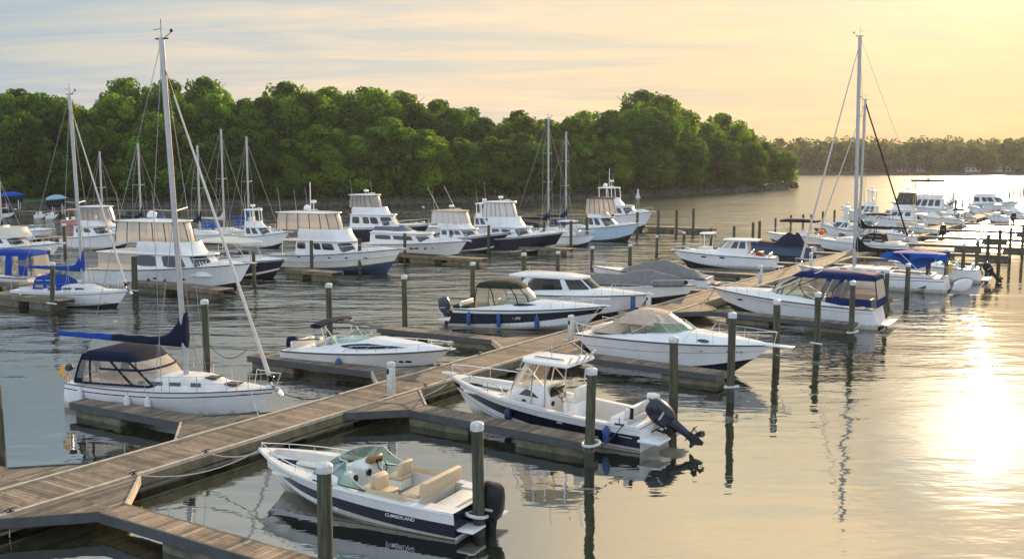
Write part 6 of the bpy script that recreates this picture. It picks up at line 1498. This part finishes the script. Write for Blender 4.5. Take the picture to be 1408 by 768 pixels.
# further boats packed into the berths
for key, px, py, bx, hg, kind, lab, kw in [
    ('z1', 330, 330, 398, -26, 'f', 'pale cruiser partly hidden behind the dark hulled cruiser with the wide hardtop', dict(cab=(.2, .6), cabh=1.1, fly=(.2, .45), flyh=.6, encl=False, enclh=1.2)),
    ('z2', 556, 317, 612, -30, 'e', 'small white cruiser showing past the bow of the sleek sport yacht', {}),
    ('z3', 700, 325, 768, -30, 'e', 'low white cruiser under the twin sailboat masts', {}),
    ('z4', 752, 328, 818, -30, 'o', 'white open boat with dark outboard beside the pale blue trawler', {}),
    ('z5', 18, 322, 74, -16, 'e', 'white runabout behind the cruiser with the cream bridge', {}),
    ('z6', 196, 318, 258, -20, 'e', 'white cruiser with blue canopy just behind the satellite dome of the big yacht', dict(camper=dict(m=brightc, x=(.05, .5), z=2.6, aft=.1, v=vinyl))),
    ('z7', 1206, 338, 1146, 150, 'e', 'white cruiser lying inside the pale furled jib of the second dark-masted sailboat', dict(camper=dict(m=navyc, x=(.05, .45), z=2.7, v=None, low=2.0))),
    ('z8', 1262, 328, 1200, 150, 'e', 'white cruiser with tan cover ahead of the smoky flybridge cruiser', dict(camper=dict(m=tanc, x=(.05, .5), z=2.5, aft=.2, v=None, low=1.4))),
    ('z9', 1290, 318, 1236, 150, 'o', 'white centre console boat with navy hull band near the flybridge trawler', dict()),
    ('z10', 1180, 322, 1128, 150, 'f', 'small white flybridge boat left of the two dark masts', dict(cab=(.25, .6), cabh=1.0, fly=(.28, .48), flyh=.5, encl=False, enclh=1.2)),
    ('z11', 1356, 290, 1330, 150, 'e', 'tiny white cruiser directly in front of the backlit motor yacht', {}),
    ('z13', 1328, 306, 1290, 150, 'e', 'white cruiser with blue canopy lying at the far bend of the walkway', dict(camper=dict(m=navyc, x=(.05, .5), z=2.6, v=None, low=1.6))),
    ('z14', 1316, 289, 1296, 150, 'f', 'small white flybridge boat between the trawler and the backlit yacht', dict(cab=(.25, .6), cabh=1.0, fly=(.28, .48), flyh=.5, encl=False, enclh=1.1)),
    ('z15', 1388, 300, 1352, 150, 'o', 'white open boat at a bare finger near the end of the walkway', dict()),
    ('z12', 1000, 352, 940, 155, 'o', 'white open boat seen just beyond the pilothouse boat', dict())]:
    a, hd, L = span(px, py, .7, hg, bx)
    if kind == 'f': flybridge(key, a, hd, lab, L=L, B=L * .33, hs=1.1, hb=1.8, nwin=2, rad=True, ant=1, **kw)
    elif kind == 'e': express(key, a, hd, lab, L=L, B=L * .32, hs=1.0, hb=1.4, trimm=rubr, **kw)
    else:
        e = boat(key, 'center_console_boat', a, hd, lab, 'motorboat'); h = Hull(L, L * .32, .95, 1.35)
        h.shell([(-.1, -.1, bottomp), (.1, .1, white), (.5, .5, navy if key == 'z9' else white), (1, 1, white)], e); h.deck(lambda t, v: -.5 if .06 < t < .7 and abs(v) < .8 else .03, e, (.06, .7), (.8,)); h.rubrail(e); h.rail(e, .6, 1, .5, 4)
        mb = MB(); mb.rbox((.48 * L, 0, 1.0), (1.1, .9, 1.1), .1, white); mb.build('console', e); roof('hard_top', e, 2.7, .3 * L, .62 * L, .95, .95, .3, .12, white, .06)
        tubes('top_support', [[(x * L, q * .6, .5), (x2 * L, q * .8, 2.72)] for q in (1, -1) for x, x2 in ((.42, .34), (.54, .58))], .035, steel, e); outboard(e, -.3, .6, 0, black, 1.0)

# small craft below the lawn
def skiff(key, px, py, bx, hdg, label, m=white, cover=None, L_=None, top=None):
    a, hd, L = span(px, py, .4, hdg, bx); e = boat(key, 'small_boat', a, hd, label, 'small boat', 'small craft under the trees')
    h = Hull(L, min(2.4, L * .38), .7, 1.0, rake=.8); h.shell([(-.1, -.1, bottomp), (.1, .1, m), (1, 1, m)], e, N=16)
    if cover: 
        mb = MB(); rr = [[(L * k, h.b(k) * 1.05 * math.cos(q), h.zs(k) + .05 + .75 * math.sin(q) * math.sin(math.pi * min(1, k + .12)) ** .6) for q in [math.pi * j / 8 for j in range(9)]] for k in [i / 9 * .95 for i in range(10)]]; mb.loft(rr, cover, False, False, closed=False); mb.build('cover', e, 60)
    else:
        h.deck(lambda t, v: -.35 if .1 < t < .6 and abs(v) < .75 else .03, e, (.1, .6), (.75,), N=14, V=6); mb = MB(); mb.rbox((.5 * L, 0, .9), (.5, .6, .7), .1, white); mb.build('console', e); seat(e, .3 * L, 0, .35, .8, .5, .4, .4, 1, whitev, 'bench')
    if top: roof('canopy', e, 2.2, .2 * L, .7 * L, .9, .9, .3, .12, top, .1); tubes('canopy_frame', [[(x * L, q * .85, .7), (x * L, q * .85, 2.25)] for q in (1, -1) for x in (.25, .62)], .025, steel, e)
skiff('p1', 84, 306, 118, 10, 'little pink cuddy boat at the small craft dock', pinkg, top=pinkg)
skiff('p2', 47, 298, 62, 10, 'tiny white open boat, nearer the lawn corner, at the small craft dock'); skiff('p3', 63, 299, 80, 10, 'tiny white open boat beside the pink one at the small craft dock')
skiff('p4', 120, 302, 160, 8, 'small boat under a dark blue cover right of the pink boat', white, bluec); skiff('p5', -12, 297, 20, 8, 'small boat under a navy cover at the dark end of the small craft dock', white, navyc)
skiff('p6', 400, 300, 424, -20, 'small open boat lying at the thin pier under the trees')
# two covered boats hauled out on the lawn
for k, (px, py, bx, m_, lab) in enumerate([(0, 274, 36, brightc, 'boat under a pale blue cover hauled out on the lawn'), (66, 279, 94, M('pale_blue_canvas', (.25, .40, .46), .8), 'boat under a faded grey blue cover hauled out on the lawn, further right')]):
    a = at(px, py, 2.3); e = boat('h%d' % k, 'small_boat', a, 6, lab, 'small boat', 'small craft under the trees'); e.location.z = 2.0; L = (bx - px) / FPX * a.y
    h = Hull(L, 2.2, .8, 1.1, rake=.8); h.shell([(-.1, -.1, bottomp), (.1, .1, bottomp), (1, 1, navy)], e, N=14)
    mb = MB(); rr = [[(L * q0, h.b(q0) * 1.05 * math.cos(q), h.zs(q0) + .05 + .8 * math.sin(q) * math.sin(math.pi * min(1, q0 + .12)) ** .6) for q in [math.pi * j / 8 for j in range(9)]] for q0 in [i / 9 * .95 for i in range(10)]]; mb.loft(rr, m_, False, False, closed=False); mb.build('cover', e, 60)
    for xx in (.25, .7):
        for q in (1, -1): mb = MB(); mb.tube([(xx * L, q * .5, -1.6), (xx * L, q * .45, .15)], .06, steel, 6); mb.build('stand', e)
# ============================================================ last small things
e = empty('channel_marker', at(877, 272)); tag(e, 'small white marker float off the wooded point', 'buoy')
mb = MB(); mb.lathe([(.6, -.3), (.7, .1), (.45, .5), (.2, 1.6), (.35, 1.9), (.05, 2.3)], capm, 12); mb.build('body', e)
line(S(-11.9, 2.0, .60), S(-12.05, 2.15, .02), -.02, 'frayed white line dangling from the walkway corner', rope, .016)
# the air over the river
def haze():
    m = bpy.data.materials.new('river_haze'); m.use_nodes = True; w = NT(m.node_tree); w.n.clear()
    o = w.new('ShaderNodeOutputMaterial'); v = w.new('ShaderNodeVolumePrincipled'); v.inputs['Color'].default_value = (.88, .93, 1.0, 1)
    v.inputs['Density'].default_value = HAZE; v.inputs['Anisotropy'].default_value = .35; w.l.new(v.outputs[0], o.inputs['Volume'])
    b = MB(); b.box((0, 480, 29), (3060, 1320, 64), m); o_ = b.build('haze', None, 0); tag(o_, 'faint evening haze over the river', kind='stuff')
HAZE = 0.00010
haze()
for k_, e_ in PLACED.items():
    pass
